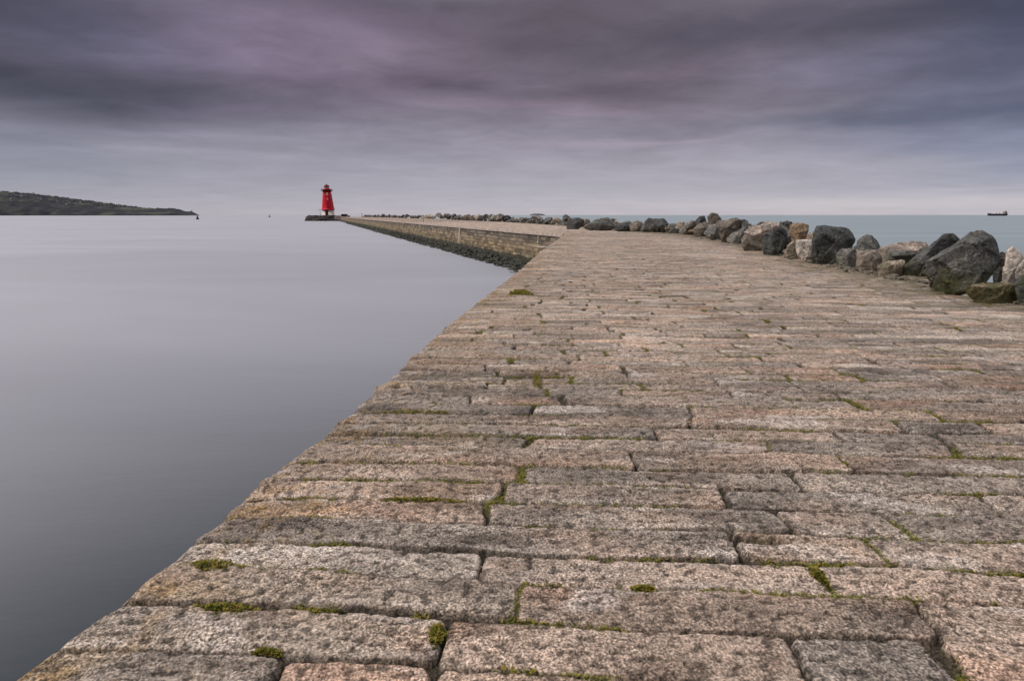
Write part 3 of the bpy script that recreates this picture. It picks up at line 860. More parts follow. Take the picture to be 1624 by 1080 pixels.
boulder('small dark boulder peeping over the pinkish slab-topped one', DK, C4, [(998, 182), (1030, 158), (1082, 163), (1090, 200), (1060, 280), (1000, 280)], basey=330, back=2.0, drop=.4)
boulder('smallest dark boulder on the crest left of the orange one', DK, C4, [(1202, 168), (1240, 148), (1282, 158), (1300, 190), (1290, 300), (1210, 300)], basey=380, back=1.0, drop=.3)
boulder('orange-stained boulder perched above the white granite block', ORG, C4, [(1258, 192), (1300, 168), (1380, 172), (1424, 188), (1415, 240), (1375, 300), (1290, 310)], basey=420, back=0.4, ridge=[(1330, 220, .3)])
boulder('square white granite block at the walkway edge', WHT, C4, [(1300, 312), (1340, 300), (1390, 310), (1512, 308), (1522, 360), (1502, 440), (1452, 472), (1380, 462), (1318, 420)], ridge=[(1330, 330, .3), (1480, 330, .33), (1450, 440, .36), (1350, 430, .3)], thick=.6, alg=.1)
boulder('small tan boulder tucked against the left of the white granite block', TAN, C4, [(1215, 420), (1250, 350), (1300, 300), (1330, 350), (1345, 452), (1230, 438)], back=0.05)
boulder('long grey slab boulder sloping down from the tall heap', GR, C4, [(755, 292), (920, 188), (945, 210), (885, 292), (860, 335), (780, 325)], back=0.1, ridge=[(850, 270, .25)])
boulder('broad brownish-grey boulder on the right shoulder of the tall heap', BRN, C4, [(695, 202), (760, 148), (840, 123), (892, 150), (905, 195), (830, 290), (740, 330), (700, 260)], basey=330, back=0.8, ridge=[(780, 200, .3)])
boulder('dark block on the crest behind the right shoulder of the tall heap', DG, C4, [(876, 132), (910, 123), (942, 150), (938, 190), (900, 280), (870, 280)], basey=340, back=2.2, drop=.3)
boulder('grey boulder at the foot of the tall heap with a white chip', GR, C4, [(578, 255), (640, 178), (705, 198), (728, 270), (705, 305), (620, 284)], ridge=[(660, 230, .35)])
boulder('topmost brownish boulder crowning the tall heap', BRN, C4, [(608, 122), (645, 83), (692, 93), (724, 142), (700, 200), (640, 210), (612, 155)], basey=275, back=1.1, ridge=[(650, 130, .3)])
boulder('dark boulder leaning left on top of the tall heap', DK, C4, [(512, 152), (545, 113), (588, 113), (604, 148), (590, 220), (530, 220)], basey=270, back=1.0, drop=.2)
boulder('dark brown boulder low in the middle of the tall heap', BRN, C4, [(498, 212), (560, 168), (642, 158), (640, 220), (580, 262), (540, 278), (500, 255)], back=0.3)
boulder('narrow dark boulder between the tall heap and the long grey pile', DK, C4, [(456, 185), (500, 163), (525, 190), (515, 258), (470, 262)], back=.2)
boulder('long low grey boulder left of the tall heap', DG, C4, [(275, 205), (310, 173), (400, 178), (462, 188), (475, 242), (380, 252), (280, 242)])
boulder('peaked dark boulder with sloping right shoulder in the middle of the row', DG, C4, [(86, 235), (110, 158), (142, 128), (216, 138), (272, 195), (285, 225), (200, 242)], ridge=[(150, 180, .35)])
boulder('rounded brown-grey boulder just left of the peaked one', BRN, C4, [(-12, 190), (25, 162), (62, 153), (108, 180), (105, 232), (0, 238)])
boulder('tall black block standing where the deck of the pier begins to bend', DK, C3_, [(800, 168), (820, 108), (890, 103), (928, 125), (905, 165), (850, 178)])
boulder('dark peaked boulder with a pale flank at the bend', DG, C3_, [(915, 168), (955, 135), (1000, 108), (1092, 128), (1114, 160), (1080, 187), (980, 182)], ridge=[(1000, 145, .35)])
boulder('dark block with a pale right face beyond the peaked boulder', DK, C3_, [(1106, 182), (1130, 138), (1192, 138), (1234, 165), (1212, 192)])

# the far end of the row: each one of its own, strung along the walkway edge
tones = [(DK, 'near-black'), (DG, 'dark grey'), (GR, 'mid grey'), (TAN, 'tan'), (BRN, 'brown-grey'), (PNK, 'pale pinkish')]
protos = []
for i in range(9):
    pr = random.Random(400 + i); pts = []
    sx_, sy_, sz_ = pr.uniform(.8, 1.2), pr.uniform(.7, 1.0), pr.uniform(.6, .85)
    for _ in range(11):
        v_ = Vector((pr.gauss(0, 1), pr.gauss(0, 1), pr.gauss(0, 1))).normalized()
        pts.append(Vector((v_.x * sx_, v_.y * sy_, v_.z * sz_)) * pr.uniform(.8, 1.1) * 0.5)
    protos.append(rock_mesh(pts, 0.11, 0.018, 60 + i, 0.012, 8))


def loose(loc, size, proto, col, alg, label, grp, rz, tilt, name='boulder'):
    o = bpy.data.objects.new(name, protos[proto]); COL.objects.link(o)
    if not protos[proto].materials: protos[proto].materials.append(M['rock'])
    o.location = loc; o.scale = (size * rng.uniform(.85, 1.25), size, size * rng.uniform(.8, 1.1)); o.rotation_euler = (rng.uniform(-tilt, tilt), rng.uniform(-tilt, tilt), rz)
    o.color = (*col, alg); tag(o, label, 'boulder', grp)
    return o


y = 58.0; nfar = 0
while y < 470 and nfar < 168:
    slope = (float(xr(y + 1)) - float(xr(y - 1))) / 2
    size = rng.uniform(1.1, 2.2) if y < 130 else rng.uniform(1.9, 3.6)
    x = float(xr(y)) + rng.uniform(-0.1, 1.0)
    (cl, nm) = rng.choice(tones[:3] + tones[:2] + tones[:2] + [tones[4], tones[4], tones[3], tones[5]])
    seg = ('boulder in the far row on the seaward edge where the pier bends' if y < 85 else 'distant boulder in the row along the seaward edge half way to the lighthouse' if y < 190 else 'tiny far-off boulder in the row nearest the lighthouse')
    loose((x, y, size * rng.uniform(.16, .34)), size, rng.randrange(9), cl, 0.2, nm + ' ' + seg, 'far boulders on the seaward edge ' + nm + (' near' if y < 85 else ' middle' if y < 190 else ' far'), rng.uniform(0, 6.28), 0.6)
    nfar += 1
    y += size * rng.uniform(0.45, 0.85) * (1.0 if y < 110 else 1.5 if y < 200 else 2.6)
# seaward slope behind the crest
nb = 0
for i in range(30):
    y = rng.uniform(3, 60)
    q = rng.uniform(1.6, 6.5)
    size = rng.uniform(1.0, 1.9)
    (cl, nm) = rng.choice(tones)
    loose((float(xr(y)) + q, y, -0.35 - max(0, q - 1.4) * 0.55 + rng.uniform(-.2, .05)), size, rng.randrange(9), cl, 0.3, nm + ' boulder on the seaward slope behind the crest of the row', 'boulders on the seaward slope ' + nm, rng.uniform(0, 6.28), 0.7)

for i in range(22):
    y = 13.2 + i * 0.7 + rng.uniform(-.3, .3)
    size = rng.uniform(0.9, 1.35)
    (cl, nm) = rng.choice(tones)
    loose((float(xr(y)) + rng.uniform(0.8, 1.7), y, rng.uniform(.15, .42)), size, rng.randrange(9), cl, 0.5, nm + ' boulder wedged low behind the large near boulders', 'boulders wedged behind the large near ones ' + nm, rng.uniform(0, 6.28), 0.7)
for i in range(30):
    y = 27 + i * 1.15 + rng.uniform(-.4, .4)
    size = rng.uniform(1.2, 2.0)
    (cl, nm) = rng.choice(tones)
    loose((float(xr(y)) + rng.uniform(0.7, 1.5), y, rng.uniform(.25, .6)), size, rng.randrange(9), cl, 0.3, nm + ' boulder wedged behind the front ones of the row in its middle stretch', 'boulders wedged in the middle stretch ' + nm, rng.uniform(0, 6.28), 0.7)

# dark bank below the armour rocks
bm = bmesh.new(); prev = None
for y in list(np.arange(-6, 60, 2.0)) + list(np.arange(60, 480, 10.0)):
    x = float(xr(y)); rowv = [bm.verts.new((x + dx_, y, dz_)) for dx_, dz_ in ((0.5, -0.05), (1.6, -0.25), (4.0, -1.7), (7.5, -3.6), (9.0, -4.6))]
    if prev:
        for a, b_, c_, d__ in zip(prev, prev[1:], rowv[1:], rowv): bm.faces.new((a, b_, c_, d__))
    prev = rowv
for v_ in bm.verts: v_.co.z += 0.12 * mnoise.noise(v_.co * 0.9)
M['bank'] = plain('dark_rubble', (0.07, 0.066, 0.06), 0.9, 0.5, 1.5)
o = obj('embankment', bm, M['bank']); tag(o, 'dark rubble bank under the boulders on the seaward side', 'embankment', kind='structure')

# small broken stone and grit lying along the foot of the boulders
bm = bmesh.new()
for i in range(900):
    y = 8.5 + (rng.random() ** 1.6) * 34
    q = abs(rng.gauss(0, 0.28))
    s_ = rng.uniform(.012, .05) if rng.random() < .85 else rng.uniform(.05, .12)
    r_ = bmesh.ops.create_icosphere(bm, subdivisions=1, radius=s_)
    mt = Matrix.Translation((float(xr(y)) + 0.15 - q, y, 0.2 * s_)) @ Matrix.Rotation(rng.uniform(0, 6), 4, 'Z') @ Matrix.Diagonal((rng.uniform(.8, 1.5), rng.uniform(.7, 1.2), rng.uniform(.5, .8), 1))
    for v_ in r_['verts']: v_.co *= rng.uniform(.75, 1.2)
    bmesh.ops.transform(bm, matrix=mt, verts=r_['verts'])
M['grit'] = plain('grit', (0.13, 0.115, 0.09), 0.9, 0.6, 6.0)
o = obj('gravel', bm, M['grit']); tag(o, 'loose grit and small broken stones along the foot of the boulders', 'gravel', kind='stuff')

# weed-covered rubble along the foot of the far wall (reads as one mass)
m, nt, b = new_mat('weedy_rubble')
tc = nt.new('ShaderNodeTexCoord').outputs['Object']
nn = nt.noise(tc, 1.3, 5, 0.65)
nt.set(b.inputs['Base Color'], nt.ramp(nn, [(0.28, (0.008, 0.009, 0.006)), (0.48, (0.020, 0.021, 0.013)), (0.62, (0.042, 0.041, 0.024)), (0.78, (0.17, 0.155, 0.13))]))
b.inputs['Roughness'].default_value = 0.7; nt.set(b.inputs['Normal'], nt.bump(nt.noise(tc, 7, 4, 0.7), 0.8, 0.06))
M['rubble'] = m
bm = bmesh.new()
nx, ny = -math.sin(wdir), math.cos(wdir)
for i in range(3600):
    y = YB - 4 + (rng.random() ** 1.9) * 300
    spread = 2.5 if y < 180 else 2.2
    q = rng.random() ** 1.2 * spread
    size = rng.choice((rng.uniform(.09, .2), rng.uniform(0.14, 0.28), rng.uniform(.2, .42))) * (1 if y < 150 else 1.7)
    z = -2.95 - 0.55 * (q / spread) ** 0.9 + rng.uniform(-.15, .12)
    t0 = len(bm.verts)
    r = bmesh.ops.create_icosphere(bm, subdivisions=1, radius=size)
    mt = Matrix.Translation((wallx(y) + nx * (0.2 + q), y + ny * (0.2 + q), z)) @ Matrix.Rotation(rng.uniform(0, 6), 4, 'Z') @ Matrix.Diagonal((rng.uniform(.8, 1.5), rng.uniform(.7, 1.2), rng.uniform(.5, .9), 1))
    for v_ in r['verts']: v_.co *= rng.uniform(.75, 1.2)
    bmesh.ops.transform(bm, matrix=mt, verts=r['verts'])
# slope under the stones
prev = None
for y in list(np.arange(YB - 6, 120, 2.0)) + list(np.arange(120, 470, 8.0)):
    rowv = []
    for q in (0.1, 0.8, 1.6, 2.6, 3.6):
        z = -2.9 - 0.6 * (q / 2.4) + 0.12 * mnoise.noise((y * .5, q * .9, 0)) - 0.1
        rowv.append(bm.verts.new((wallx(y) + nx * q, y + ny * q, z)))
    if prev:
        for a, b_, c_, d__ in zip(prev, prev[1:], rowv[1:], rowv): bm.faces.new((a, d__, c_, b_))
    prev = rowv
o = obj('rubble', bm, M['rubble']); tag(o, 'dark weed-covered rubble sloping into the water along the foot of the far wall', 'rubble', kind='stuff')
# separate wet stones standing in the water
protos[0].materials.append(M['rock']) if not protos[0].materials else None
for (px_, py_, wpx, lab) in ((812, 432, 22, 'black wet rock in the water at the near quay edge'), (622, 374, 13, 'flat black rock standing alone in the water off the far wall'),
                             (598, 366, 7, 'small dark rock in the water, farther off than the flat black one'), (795, 419, 14, 'dark rock awash beside the foot of the far wall')):
    gx, gy = ground(px_, py_, WATER)
    size = wpx / F * gy
    o = loose((gx, gy, WATER + size * 0.03), size, rng.randrange(9), (0.028, 0.028, 0.026), 0, lab, 'wet rocks in the harbour', rng.uniform(0, 6), 0.1, 'sea_rock')
    o.scale.z = size * 0.42

# ------------------------------------------------------------------ water
m, nt, b = new_mat('sea_water')
geo = nt.new('ShaderNodeNewGeometry').outputs['Position']
sp_ = nt.new('ShaderNodeSeparateXYZ'); nt.set(sp_.inputs[0], geo)
# open sea lies to the right of the pier, sheltered harbour to the left
sgn = nt.math('ADD', nt.math('ADD', sp_.outputs[0], nt.math('MULTIPLY', sp_.outputs[1], 0.20)), -6.0)
rngd = nt.math('MULTIPLY_ADD', nt.math('ABSOLUTE', sp_.outputs[1]), 0.34, 14.0)
side = nt.maprange(nt.math('DIVIDE', sgn, rngd), -0.25, 0.9, 0, 1, True)
soft = nt.noise(nt.mapping(geo, scale=(0.016, 0.05, 1), rot=(0, 0, 0.7)), 1.0, 5, 0.6, 0.8)
fine = nt.noise(nt.mapping(geo, scale=(0.30, 0.9, 1)), 1.0, 5, 0.6)
body = nt.mix(side, (0.005, 0.015, 0.019, 1), (0.065, 0.088, 0.102, 1))
body = nt.mix(1.0, body, nt.ramp(soft, [(0.3, g3(0.85)), (0.7, g3(1.15))]), 'MULTIPLY')
diff = nt.new('ShaderNodeBsdfDiffuse'); nt.set(diff.inputs[0], body)
gl = nt.new('ShaderNodeBsdfGlossy'); gl.distribution = 'GGX'
nt.set(gl.inputs['Color'], nt.mix(1.0, nt.mix(side, (0.95, 0.93, 1.0, 1), (0.60, 0.68, 0.73, 1)), nt.ramp(soft, [(0.3, g3(0.90)), (0.7, g3(1.04))]), 'MULTIPLY'))
nt.set(gl.inputs['Roughness'], nt.math('ADD', nt.math('MULTIPLY', side, 0.10), nt.maprange(soft, 0.3, 0.7, 0.565, 0.59)))
bmp = nt.bump(fine, 0.035, 0.25)
nt.set(gl.inputs['Normal'], bmp); nt.set(diff.inputs['Normal'], bmp)
fr_ = nt.new('ShaderNodeFresnel'); fr_.inputs['IOR'].default_value = 1.42; nt.set(fr_.inputs['Normal'], bmp)
mx = nt.new('ShaderNodeMixShader'); nt.set(mx.inputs[0], nt.math('MULTIPLY', nt.math('SUBTRACT', 1.0, nt.math('POWER', 2.71828, nt.math('MULTIPLY', nt.math('MAXIMUM', nt.math('SUBTRACT', fr_.outputs[0], 0.040), 0.002), -7.0))), 0.585)); nt.l.new(diff.outputs[0], mx.inputs[1]); nt.l.new(gl.outputs[0], mx.inputs[2])
out = m.node_tree.nodes['Material Output']; nt.l.new(mx.outputs[0], out.inputs[0]); m.node_tree.nodes.remove(b)
bm = bmesh.new(); S = 60000
vs_ = [bm.verts.new(p) for p in ((-S, -2000, WATER), (S, -2000, WATER), (S, S, WATER), (-S, S, WATER))]
bm.faces.new(vs_)
o = obj('sea', bm, m); tag(o, 'still grey harbour water and blue-grey open sea reaching to the horizon', 'sea', kind='structure')

# ------------------------------------------------------------------ headland
m, nt, b = new_mat('headland')
tc = nt.new('ShaderNodeTexCoord').outputs['Object']
hn = nt.noise(nt.mapping(tc, scale=(1, 1, 3)), 0.008, 6, 0.65); hp = nt.noise(nt.mapping(tc, scale=(1, 1, 4)), 0.0035, 3, 0.5)
hc = nt.ramp(hn, [(0.30, (0.022, 0.025, 0.032)), (0.48, (0.034, 0.037, 0.045)), (0.60, (0.055, 0.055, 0.06)), (0.76, (0.13, 0.11, 0.105))])  # heath and woodland greyed and blued: distance haze put into the colour
hc = nt.mix(nt.maprange(hp, 0.50, 0.60), hc, (0.085, 0.090, 0.072, 1))
nt.set(b.inputs['Base Color'], hc); b.inputs['Roughness'].default_value = 0.95; b.inputs['Specular IOR Level'].default_value = 0.05
HD = 6000.0
prof = [(-420, 300), (-200, 290), (-80, 297), (0, 304.5), (30, 306), (60, 309), (100, 313.5), (140, 319), (165, 322.5), (200, 327.5), (225, 330.5), (245, 332), (272, 331.5), (286, 333.5), (296, 336.5), (304, 336), (310, 338.5), (317, 341.6)]
PXs = np.array([p[0] for p in prof]); PYs = np.array([p[1] for p in prof])
nxh, nyh = 620, 46
gx = np.linspace(-420, 318, nxh)
top = (341.3 - np.interp(gx, PXs, PYs)) / F * HD * 0.95
vv = []; 
for j in range(nyh):
    f_ = j / (nyh - 1)
    yy = HD - 900 + 1800 * f_
    prof_f = math.sin(math.pi * min(1, f_ * 1.0)) ** 0.75 if f_ < 0.5 else math.cos((f_ - 0.5) * math.pi) ** 0.6 if f_ < 1 else 0
    X_ = (gx - 812) / F * yy / 1.024
    z = np.maximum(top * prof_f, 0)
    rough_ = (fbm(X_ * 0.02, np.full_like(X_, yy * 0.02), 501, 3) * 14 + pn(X_ * 0.09, np.full_like(X_, yy * .09), 505) * 6) * np.clip(z / 60, 0.05, 1) * np.clip(prof_f * 1.1, 0, 1)
    cliff = 6 if 0 < f_ < 1 else -6
    vv.append(np.stack([X_, np.full_like(X_, yy), WATER + z + rough_ + cliff * np.clip(top / 25, 0, 1)], 1))
vv = np.concatenate(vv); idx = np.arange(nxh * nyh).reshape(nyh, nxh)
quads = np.stack([idx[:-1, :-1], idx[:-1, 1:], idx[1:, 1:], idx[1:, :-1]], -1).reshape(-1, 4)
o = link_mesh('hills', np_mesh('hills', vv, quads, False), m); tag(o, 'long dark wooded headland falling to a point on the left horizon', 'headland', kind='structure')


def terrain_z(px_, f_):
    t_ = (341.3 - np.interp(px_, PXs, PYs)) / F * HD * 0.95
    return WATER + t_ * (math.sin(math.pi * f_) ** 0.75) + 6


M['house'] = plain('far_house_render', (0.36, 0.35, 0.34), 0.8, 0.1, 0.1); M['slate'] = plain('far_house_slate', (0.12, 0.12, 0.13), 0.8, 0.1, 0.1)
HOUSES = [(10, .36), (28, .3), (40, .25), (58, .42), (70, .22), (82, .34), (95, .2), (118, .3), (131, .24), (150, .35), (168, .26), (190, .3), (22, .18), (108, .14)]
proto = None
for i, (px_, f_) in enumerate(HOUSES):
    yy = HD - 900 + 1800 * f_; X_ = (px_ - 812) / F * yy / 1.024
    if proto is None:
        bm = bmesh.new(); box_bm(bm, Vector((0, 0, 2.5)), (22, 11, 13)); w_ = ('wall', bm)
        h_ = empty('house'); obj('wall', bm, M['house'], h_)
        bm = bmesh.new()
        a_ = [bm.verts.new(p) for p in ((-11.6, -6, 9.01), (11.6, -6, 9.01), (11.6, 6, 9.01), (-11.6, 6, 9.01), (-11.6, 0, 14), (11.6, 0, 14))]
        for f3 in ((0, 1, 5, 4), (2, 3, 4, 5), (0, 4, 3), (1, 2, 5), (3, 2, 1, 0)): bm.faces.new([a_[k] for k in f3])
        obj('roof', bm, M['slate'], h_); proto = h_
    else:
        h_ = proto.copy(); COL.objects.link(h_)
        for ch in list(proto.children):
            c2 = ch.copy(); COL.objects.link(c2); c2.parent = h_
    h_.location = (X_, yy, terrain_z(px_, f_) + 2); h_.rotation_euler = (0, 0, rng.uniform(-.5, .5)); s_ = rng.uniform(.7, 1.2); h_.scale = (s_, s_, s_)
    tag(h_, 'tiny pale house among the trees on the far headland', 'house', 'houses on the far headland')
# small white beacon tower on the tip of the headland
X_ = (305 - 812) / F * HD / 1.024
bt = empty('beacon_tower', (X_, HD, terrain_z(305, .5) - 4)); tag(bt, 'tiny pale beacon tower on the tip of the far headland', 'tower')
bm = bmesh.new(); bmesh.ops.create_cone(bm, cap_ends=True, segments=12, radius1=5, radius2=3.6, depth=18, matrix=Matrix.Translation((0, 0, 9))); obj('tower', bm, M['house'], bt)
bm = bmesh.new(); bmesh.ops.create_cone(bm, cap_ends=True, segments=12, radius1=3.4, radius2=0.6, depth=6, matrix=Matrix.Translation((0, 0, 21.05))); obj('lantern', bm, M['slate'], bt)
# low island beyond the rocks
bm = bmesh.new()
r = bmesh.ops.create_uvsphere(bm, u_segments=48, v_segments=12, radius=1.0)
for v_ in bm.verts:
    v_.co = Vector((v_.co.x * 125, v_.co.y * 60, max(v_.co.z, -0.2) * 26 * (1 + .3 * mnoise.noise(v_.co * 3))))
o = obj('island', bm, M['slate'].copy()); o.location = ((851 - 812) / F * 9000, 9000, WATER); tag(o, 'low grey island on the horizon above the far boulders', 'island', kind='structure')

# ------------------------------------------------------------------ lighthouse
LD = 500.0; PXM = LD / F * 1.0
def lx(px_): return (px_ - 812) / F * LD * (1 / (math.cos(PITCH) + 0.2203 * math.sin(PITCH))) * 1.0
LX = at(521, 341, LD).x
def lz(py_): return at(521, py_, LD).z
M['red'] = plain('red_paint', (0.64, 0.008, 0.03), 0.5, 0.18, 0.5, spec=0.3)
M['darkred'] = plain('dark_red_paint', (0.16, 0.010, 0.014), 0.55, 0.2, 0.6)
M['black'] = plain('black_iron', (0.02, 0.016, 0.02), 0.5, 0.2, 1.0)
M['pale'] = plain('pale_lime_wash', (0.72, 0.62, 0.58), 0.8, 0.18, 0.6)
M['glass'] = plain('lantern_glass', (0.52, 0.50, 0.54), 0.15, 0.1, 0.6, spec=0.6)
M['winpane'] = plain('window_pane', (0.03, 0.008, 0.012), 0.2, 0.1, 1.0, spec=0.5)
lh = empty('lighthouse', (LX, LD, 0.0)); tag(lh, 'tapering red lighthouse with dark gallery and domed lantern at the end of the pier', 'lighthouse')


def lathe(profile, seg=48):
    bm = bmesh.new(); rings = []
    for (r_, z_) in profile:
        rings.append([bm.verts.new((r_ * math.cos(2 * math.pi * i / seg), r_ * math.sin(2 * math.pi * i / seg), z_)) for i in range(seg)])
    for a, b_ in zip(rings, rings[1:]):
        for i in range(seg): bm.faces.new((a[i], a[(i + 1) % seg], b_[(i + 1) % seg], b_[i]))
    bm.faces.new(rings[0][::-1]); bm.faces.new(rings[-1])
    return bm


zt, zb = lz(304.0), lz(333.2)
def trad(z):
    f_ = (z - zb) / (zt - zb)
    return 5.15 - 1.75 * f_ + 0.55 * max(0, 0.14 - f_) / 0.14 * 0.5
obj('base', lathe([(5.25, 1.0), (5.2, 1.5), (4.9, 1.55), (4.75, zb)]), M['pale'], lh, True)
obj('tower', lathe([(5.55, zb + 0.003), (5.55, zb + 0.5), (trad(zb + .8), zb + 0.8)] + [(trad(zb + (zt - zb) * f_), zb + (zt - zb) * f_) for f_ in (0.1, 0.2, .4, .6, .8, 1.0)]), M['red'], lh, True)
gz0, gz1 = zt + 0.003, lz(302.2)
gal = obj('gallery', lathe([(3.5, gz0), (4.5, gz0 + 0.5), (4.75, gz0 + 0.55), (4.75, gz1), (4.5, gz1)]), M['black'], lh)
bm = bmesh.new()
for i in range(24):
    a = 2 * math.pi * i / 24; box_bm(bm, Vector((4.62 * math.cos(a), 4.62 * math.sin(a), gz1 + 0.56)), (0.09, 0.09, 1.1), a)
for hz_ in (0.55, 1.1):
    for i in range(24):
        a = 2 * math.pi * (i + .5) / 24; box_bm(bm, Vector((4.6 * math.cos(a), 4.6 * math.sin(a), gz1 + hz_)), (0.06, 1.22, 0.06), a)
obj('railing', bm, M['black'], gal)
obj('watch_room', lathe([(3.1, gz1 + 0.003), (3.0, lz(299.5)), (2.4, lz(299.3))]), M['red'], lh, True)
lan = obj('lantern', lathe([(1.75, lz(299.3) + 0.003), (1.75, lz(296.6))]), M['glass'], lh, True)
bm = bmesh.new()
for i in range(8):
    a = 2 * math.pi * (i + .5) / 8; box_bm(bm, Vector((1.78 * math.cos(a), 1.78 * math.sin(a), (lz(299.3) + lz(296.6)) / 2 + .003)), (0.16, 0.16, lz(296.6) - lz(299.3) - 0.01), a)
bmesh.ops.create_cone(bm, cap_ends=True, segments=12, radius1=1.0, radius2=1.0, depth=0.01, matrix=Matrix.Translation((0, 0, lz(297) + 2.0)))
obj('glazing_bar', bm, M['darkred'], lan)
dz = lz(296.6) + 0.003
dome = obj('dome', lathe([(2.35, dz), (2.45, dz + .12), (2.2, dz + 0.7), (1.6, dz + 1.25), (0.7, dz + 1.65), (0.25, dz + 1.8)]), M['darkred'], lh, True)
obj('finial', lathe([(0.22, dz + 1.803), (0.30, dz + 2.1), (0.12, dz + 2.5), (0.08, dz + 3.6)], 12), M['red'], dome, True)
for (py_, w_, h_, mat_f, mat_p) in ((308.2, 1.5, 2.3, 'pale', 'pale'), (316.2, 1.0, 1.7, 'pale', 'glass'), (323.3, 0.7, 1.1, 'darkred', 'winpane'), (328.5, 0.7, 1.1, 'darkred', 'winpane')):
    z = lz(py_); dirc = Vector((-LX, -LD, 0)).normalized(); r_ = trad(z)
    a = math.atan2(dirc.y, dirc.x)
    bm = bmesh.new()
    box_bm(bm, Vector((dirc.x * (r_ + .02), dirc.y * (r_ + .02), z)), (0.5, w_, h_), a)
    wn = obj('window', bm, M[mat_f], lh)
    bm = bmesh.new(); box_bm(bm, Vector((dirc.x * (r_ + .22), dirc.y * (r_ + .22), z)), (0.12, w_ * .7, h_ * .75), a)
    obj('pane', bm, M[mat_p], wn)
# entrance porch on the pier side
dirc = Vector((-LX - 2.0, -LD, 0)).normalized(); a = math.atan2(dirc.y, dirc.x); sidev = Vector((-dirc.y, dirc.x, 0))
pc = dirc * 5.0 - sidev * 1.3
pc = dirc * 5.0 + Vector((-1.35, 0, 0))
bm = bmesh.new(); box_bm(bm, Vector((pc.x, pc.y, 1.5 + (zb - 1.5) / 2 - 0.05)), (1.6, 2.5, zb - 1.55), a, 0.06)
po = obj('porch', bm, M['darkred'], lh)
bm = bmesh.new(); box_bm(bm, Vector((pc.x + dirc.x * .82, pc.y + dirc.y * .82, 2.75)), (0.1, 1.3, 2.3), a)
obj('door', bm, M['winpane'], po)

# rock apron and low walls round the lighthouse
bm = bmesh.new()
nu, nv = 90, 14
grid = []
for j in range(nv):
    f_ = j / (nv - 1); rowv = []
    for i in range(nu):
        a = 2 * math.pi * i / nu
        rx_, ry_ = (16.0 - 6.0 * f_ ** 1.0), (16 - 7 * f_)
        n = 1 + 0.22 * mnoise.noise((math.cos(a) * 3, math.sin(a) * 3, f_ * 2))
        z = WATER - 0.5 + (1.5 + 3.6) * f_ ** 0.6 + (1.3 * mnoise.noise((math.cos(a) * 7, math.sin(a) * 7, f_ * 5)) if j < nv - 1 else 0)
        rowv.append(bm.verts.new((rx_ * n * math.cos(a), ry_ * n * math.sin(a), min(z, 1.45))))
    grid.append(rowv)
for a_, b_ in zip(grid, grid[1:]):
    for i in range(nu): bm.faces.new((a_[i], a_[(i + 1) % nu], b_[(i + 1) % nu], b_[i]))
bm.faces.new(grid[-1])
M['apron'] = plain('dark_rock_apron', (0.035, 0.030, 0.030), 0.85, 0.8, 0.35)
o = obj('rock_apron', bm, M['apron']); o.location = (at(512, 341, LD).x, LD, 0); tag(o, 'mound of dark rock that carries the lighthouse', 'mound', kind='structure')
bm = bmesh.new(); 
p0 = at(533, 342, 488); p1 = at(552, 342, 470)
d_ = (p1 - p0); box_bm(bm, Vector(((p0.x + p1.x) / 2, (p0.y + p1.y) / 2, -0.6)), (d_.length * 1.05, 3.0, 3.4), math.atan2(d_.y, d_.x), 0.1)
o = obj('stone_bastion', bm, M['masonry'].copy() if False else plain('bastion_stone', (0.17, 0.13, 0.115), 0.85, 0.5, 0.6)); tag(o, 'low brown stone bastion between the lighthouse and the quay wall', 'bastion')
# a low hut-like block and marker post on the last stretch
pb = at(546, 339.6, 470)
bm = bmesh.new(); box_bm(bm, Vector((0, 0, 0.5)), (5.0, 2.0, 1.9), 0.3, 0.1); o = obj('stone_block', bm, M['apron']); o.location = (pb.x, 470, 0.8); tag(o, 'dark stone block standing on the bastion right of the lighthouse', 'block')
pp = at(574, 341, 330)
mp = empty('marker_post', (float(wallx(330)) + 3.0, 330, 0)); mp.location.x = pp.x; tag(mp, 'thin dark post standing on the far walkway right of the lighthouse', 'post')
bm = bmesh.new(); bmesh.ops.create_cone(bm, cap_ends=True, segments=10, radius1=0.16, radius2=0.12, depth=2.2, matrix=Matrix.Translation((0, 0, 1.1))); obj('pole', bm, M['black'], mp)
bm = bmesh.new(); box_bm(bm, Vector((0, 0, 2.35)), (0.4, 0.3, 0.3), 0, .03); obj('cap', bm, M['black'], mp)
pp = at(508, 341, 495)
mp = empty('signal_mast', (pp.x, 495, 1.3)); tag(mp, 'slim grey mast with a crossbar left of the lighthouse base', 'mast')
M['greymetal'] = plain('grey_metal', (0.22, 0.22, 0.22), 0.5, 0.2, 1.0)
bm = bmesh.new(); bmesh.ops.create_cone(bm, cap_ends=True, segments=10, radius1=0.18, radius2=0.12, depth=4.6, matrix=Matrix.Translation((0, 0, 2.3))); obj('pole', bm, M['greymetal'], mp)
bm = bmesh.new(); box_bm(bm, Vector((0, 0, 4.75)), (2.6, 0.25, 0.28)); obj('crossbar', bm, M['greymetal'], mp)
# pale post on the far walkway
pq = at(671, 350, 128)
bm = bmesh.new(); bmesh.ops.create_cone(bm, cap_ends=True, segments=12, radius1=0.13, radius2=0.11, depth=0.85, matrix=Matrix.Translation((0, 0, 0.425)))
bmesh.ops.create_uvsphere(bm, u_segments=12, v_segments=8, radius=0.14, matrix=Matrix.Translation((0, 0, 0.88)))
o = obj('bollard', bm, M['white']); o.location = (pq.x, 128, 0); tag(o, 'short pale bollard among the boulders half way along the far walkway', 'bollard')

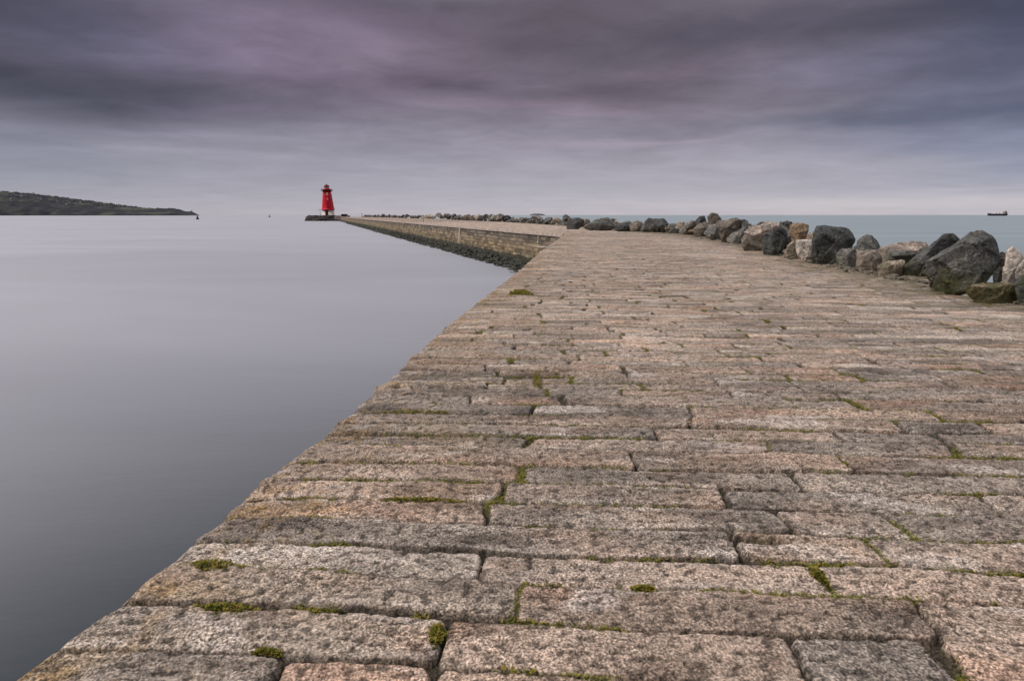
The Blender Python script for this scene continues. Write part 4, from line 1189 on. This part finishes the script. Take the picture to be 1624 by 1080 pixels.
# ------------------------------------------------------------------ buoys
def buoy(px_, py_, hpx, lab, mat):
    gx, gy = ground(px_, py_, WATER); s_ = hpx / F * gy
    e = empty('buoy', (gx, gy, WATER)); tag(e, lab, 'buoy', 'harbour buoys')
    obj('hull', lathe([(0.30 * s_, -0.1 * s_), (0.34 * s_, 0.1 * s_), (0.30 * s_, 0.28 * s_)], 16), mat, e)
    obj('tower', lathe([(0.24 * s_, 0.283 * s_), (0.13 * s_, 0.72 * s_)], 12), mat, e)
    obj('lamp', lathe([(0.08 * s_, 0.723 * s_), (0.09 * s_, 0.9 * s_), (0.03 * s_, 1.0 * s_)], 10), M['black'], e)
buoy(313.5, 348.2, 6.4, 'dark navigation buoy off the tip of the headland', M['black'])
buoy(427.5, 345.0, 4.2, 'small faint grey buoy in open water between headland and lighthouse', M['greymetal'])

# ------------------------------------------------------------------ cargo ship
SD = 4000.0; sc_ = SD / F / (math.cos(PITCH) + 0.2203 * math.sin(PITCH)) * 1.03
e = empty('cargo_ship', (at(1581.5, 340, SD).x, SD, WATER), 0.12); tag(e, 'dark cargo ship with aft bridge house on the right horizon', 'ship')
Ls = 33.5 * sc_ / 2
M['hull'] = plain('dark_hull', (0.05, 0.044, 0.06), 0.6, 0.15, 0.05); M['ship_buff'] = plain('ship_buff', (0.30, 0.26, 0.23), 0.7, 0.15, 0.05)
bm = bmesh.new(); stn = []
for f_, wd, hb in ((-1.0, .12, 17), (-.93, .6, 16.2), (-.8, 1, 13), (0, 1, 12), (.8, 1, 12.5), (.93, .92, 14), (1.0, .75, 14.5)):
    x_ = f_ * Ls; wv = 11 * wd; tuck = 0.94 if abs(f_) > .9 else 1
    stn.append([bm.verts.new(p) for p in ((x_ * tuck, -wv * .8, -1), (x_, -wv, hb), (x_, wv, hb), (x_ * tuck, wv * .8, -1))])
for a_, b_ in zip(stn, stn[1:]):
    for i in range(3): bm.faces.new((a_[i], b_[i], b_[i + 1], a_[i + 1]))
bm.faces.new(stn[0]); bm.faces.new(stn[-1][::-1])
obj('hull', bm, M['hull'], e)
bm = bmesh.new()
box_bm(bm, Vector((Ls * .78, 0, 19)), (Ls * .20, 18, 12)); box_bm(bm, Vector((Ls * .76, 0, 26.55)), (Ls * .13, 20, 3)); obj('bridge_house', bm, M['ship_buff'], e)
bm = bmesh.new(); box_bm(bm, Vector((Ls * .86, 0, 28)), (6, 6, 5.5), 0, .5); obj('funnel', bm, M['hull'], e)
bm = bmesh.new()
for f_ in (-.55, -.25, .05, .35): box_bm(bm, Vector((Ls * f_, 0, 12.9)), (Ls * .22, 14, 1.6))
obj('hatch_cover', bm, M['ship_buff'], e)
for f_ in (-.70, -.10, .22):
    bm = bmesh.new(); box_bm(bm, Vector((Ls * f_, 0, 17)), (1.6, 1.6, 10)); box_bm(bm, Vector((Ls * f_ + 3.5, 0, 21.2)), (8, 1.0, 1.0)); obj('deck_crane', bm, M['hull'], e)
bm = bmesh.new(); box_bm(bm, Vector((Ls * .76, 0, 33)), (1.0, 1.0, 9.8)); obj('mast', bm, M['hull'], e)
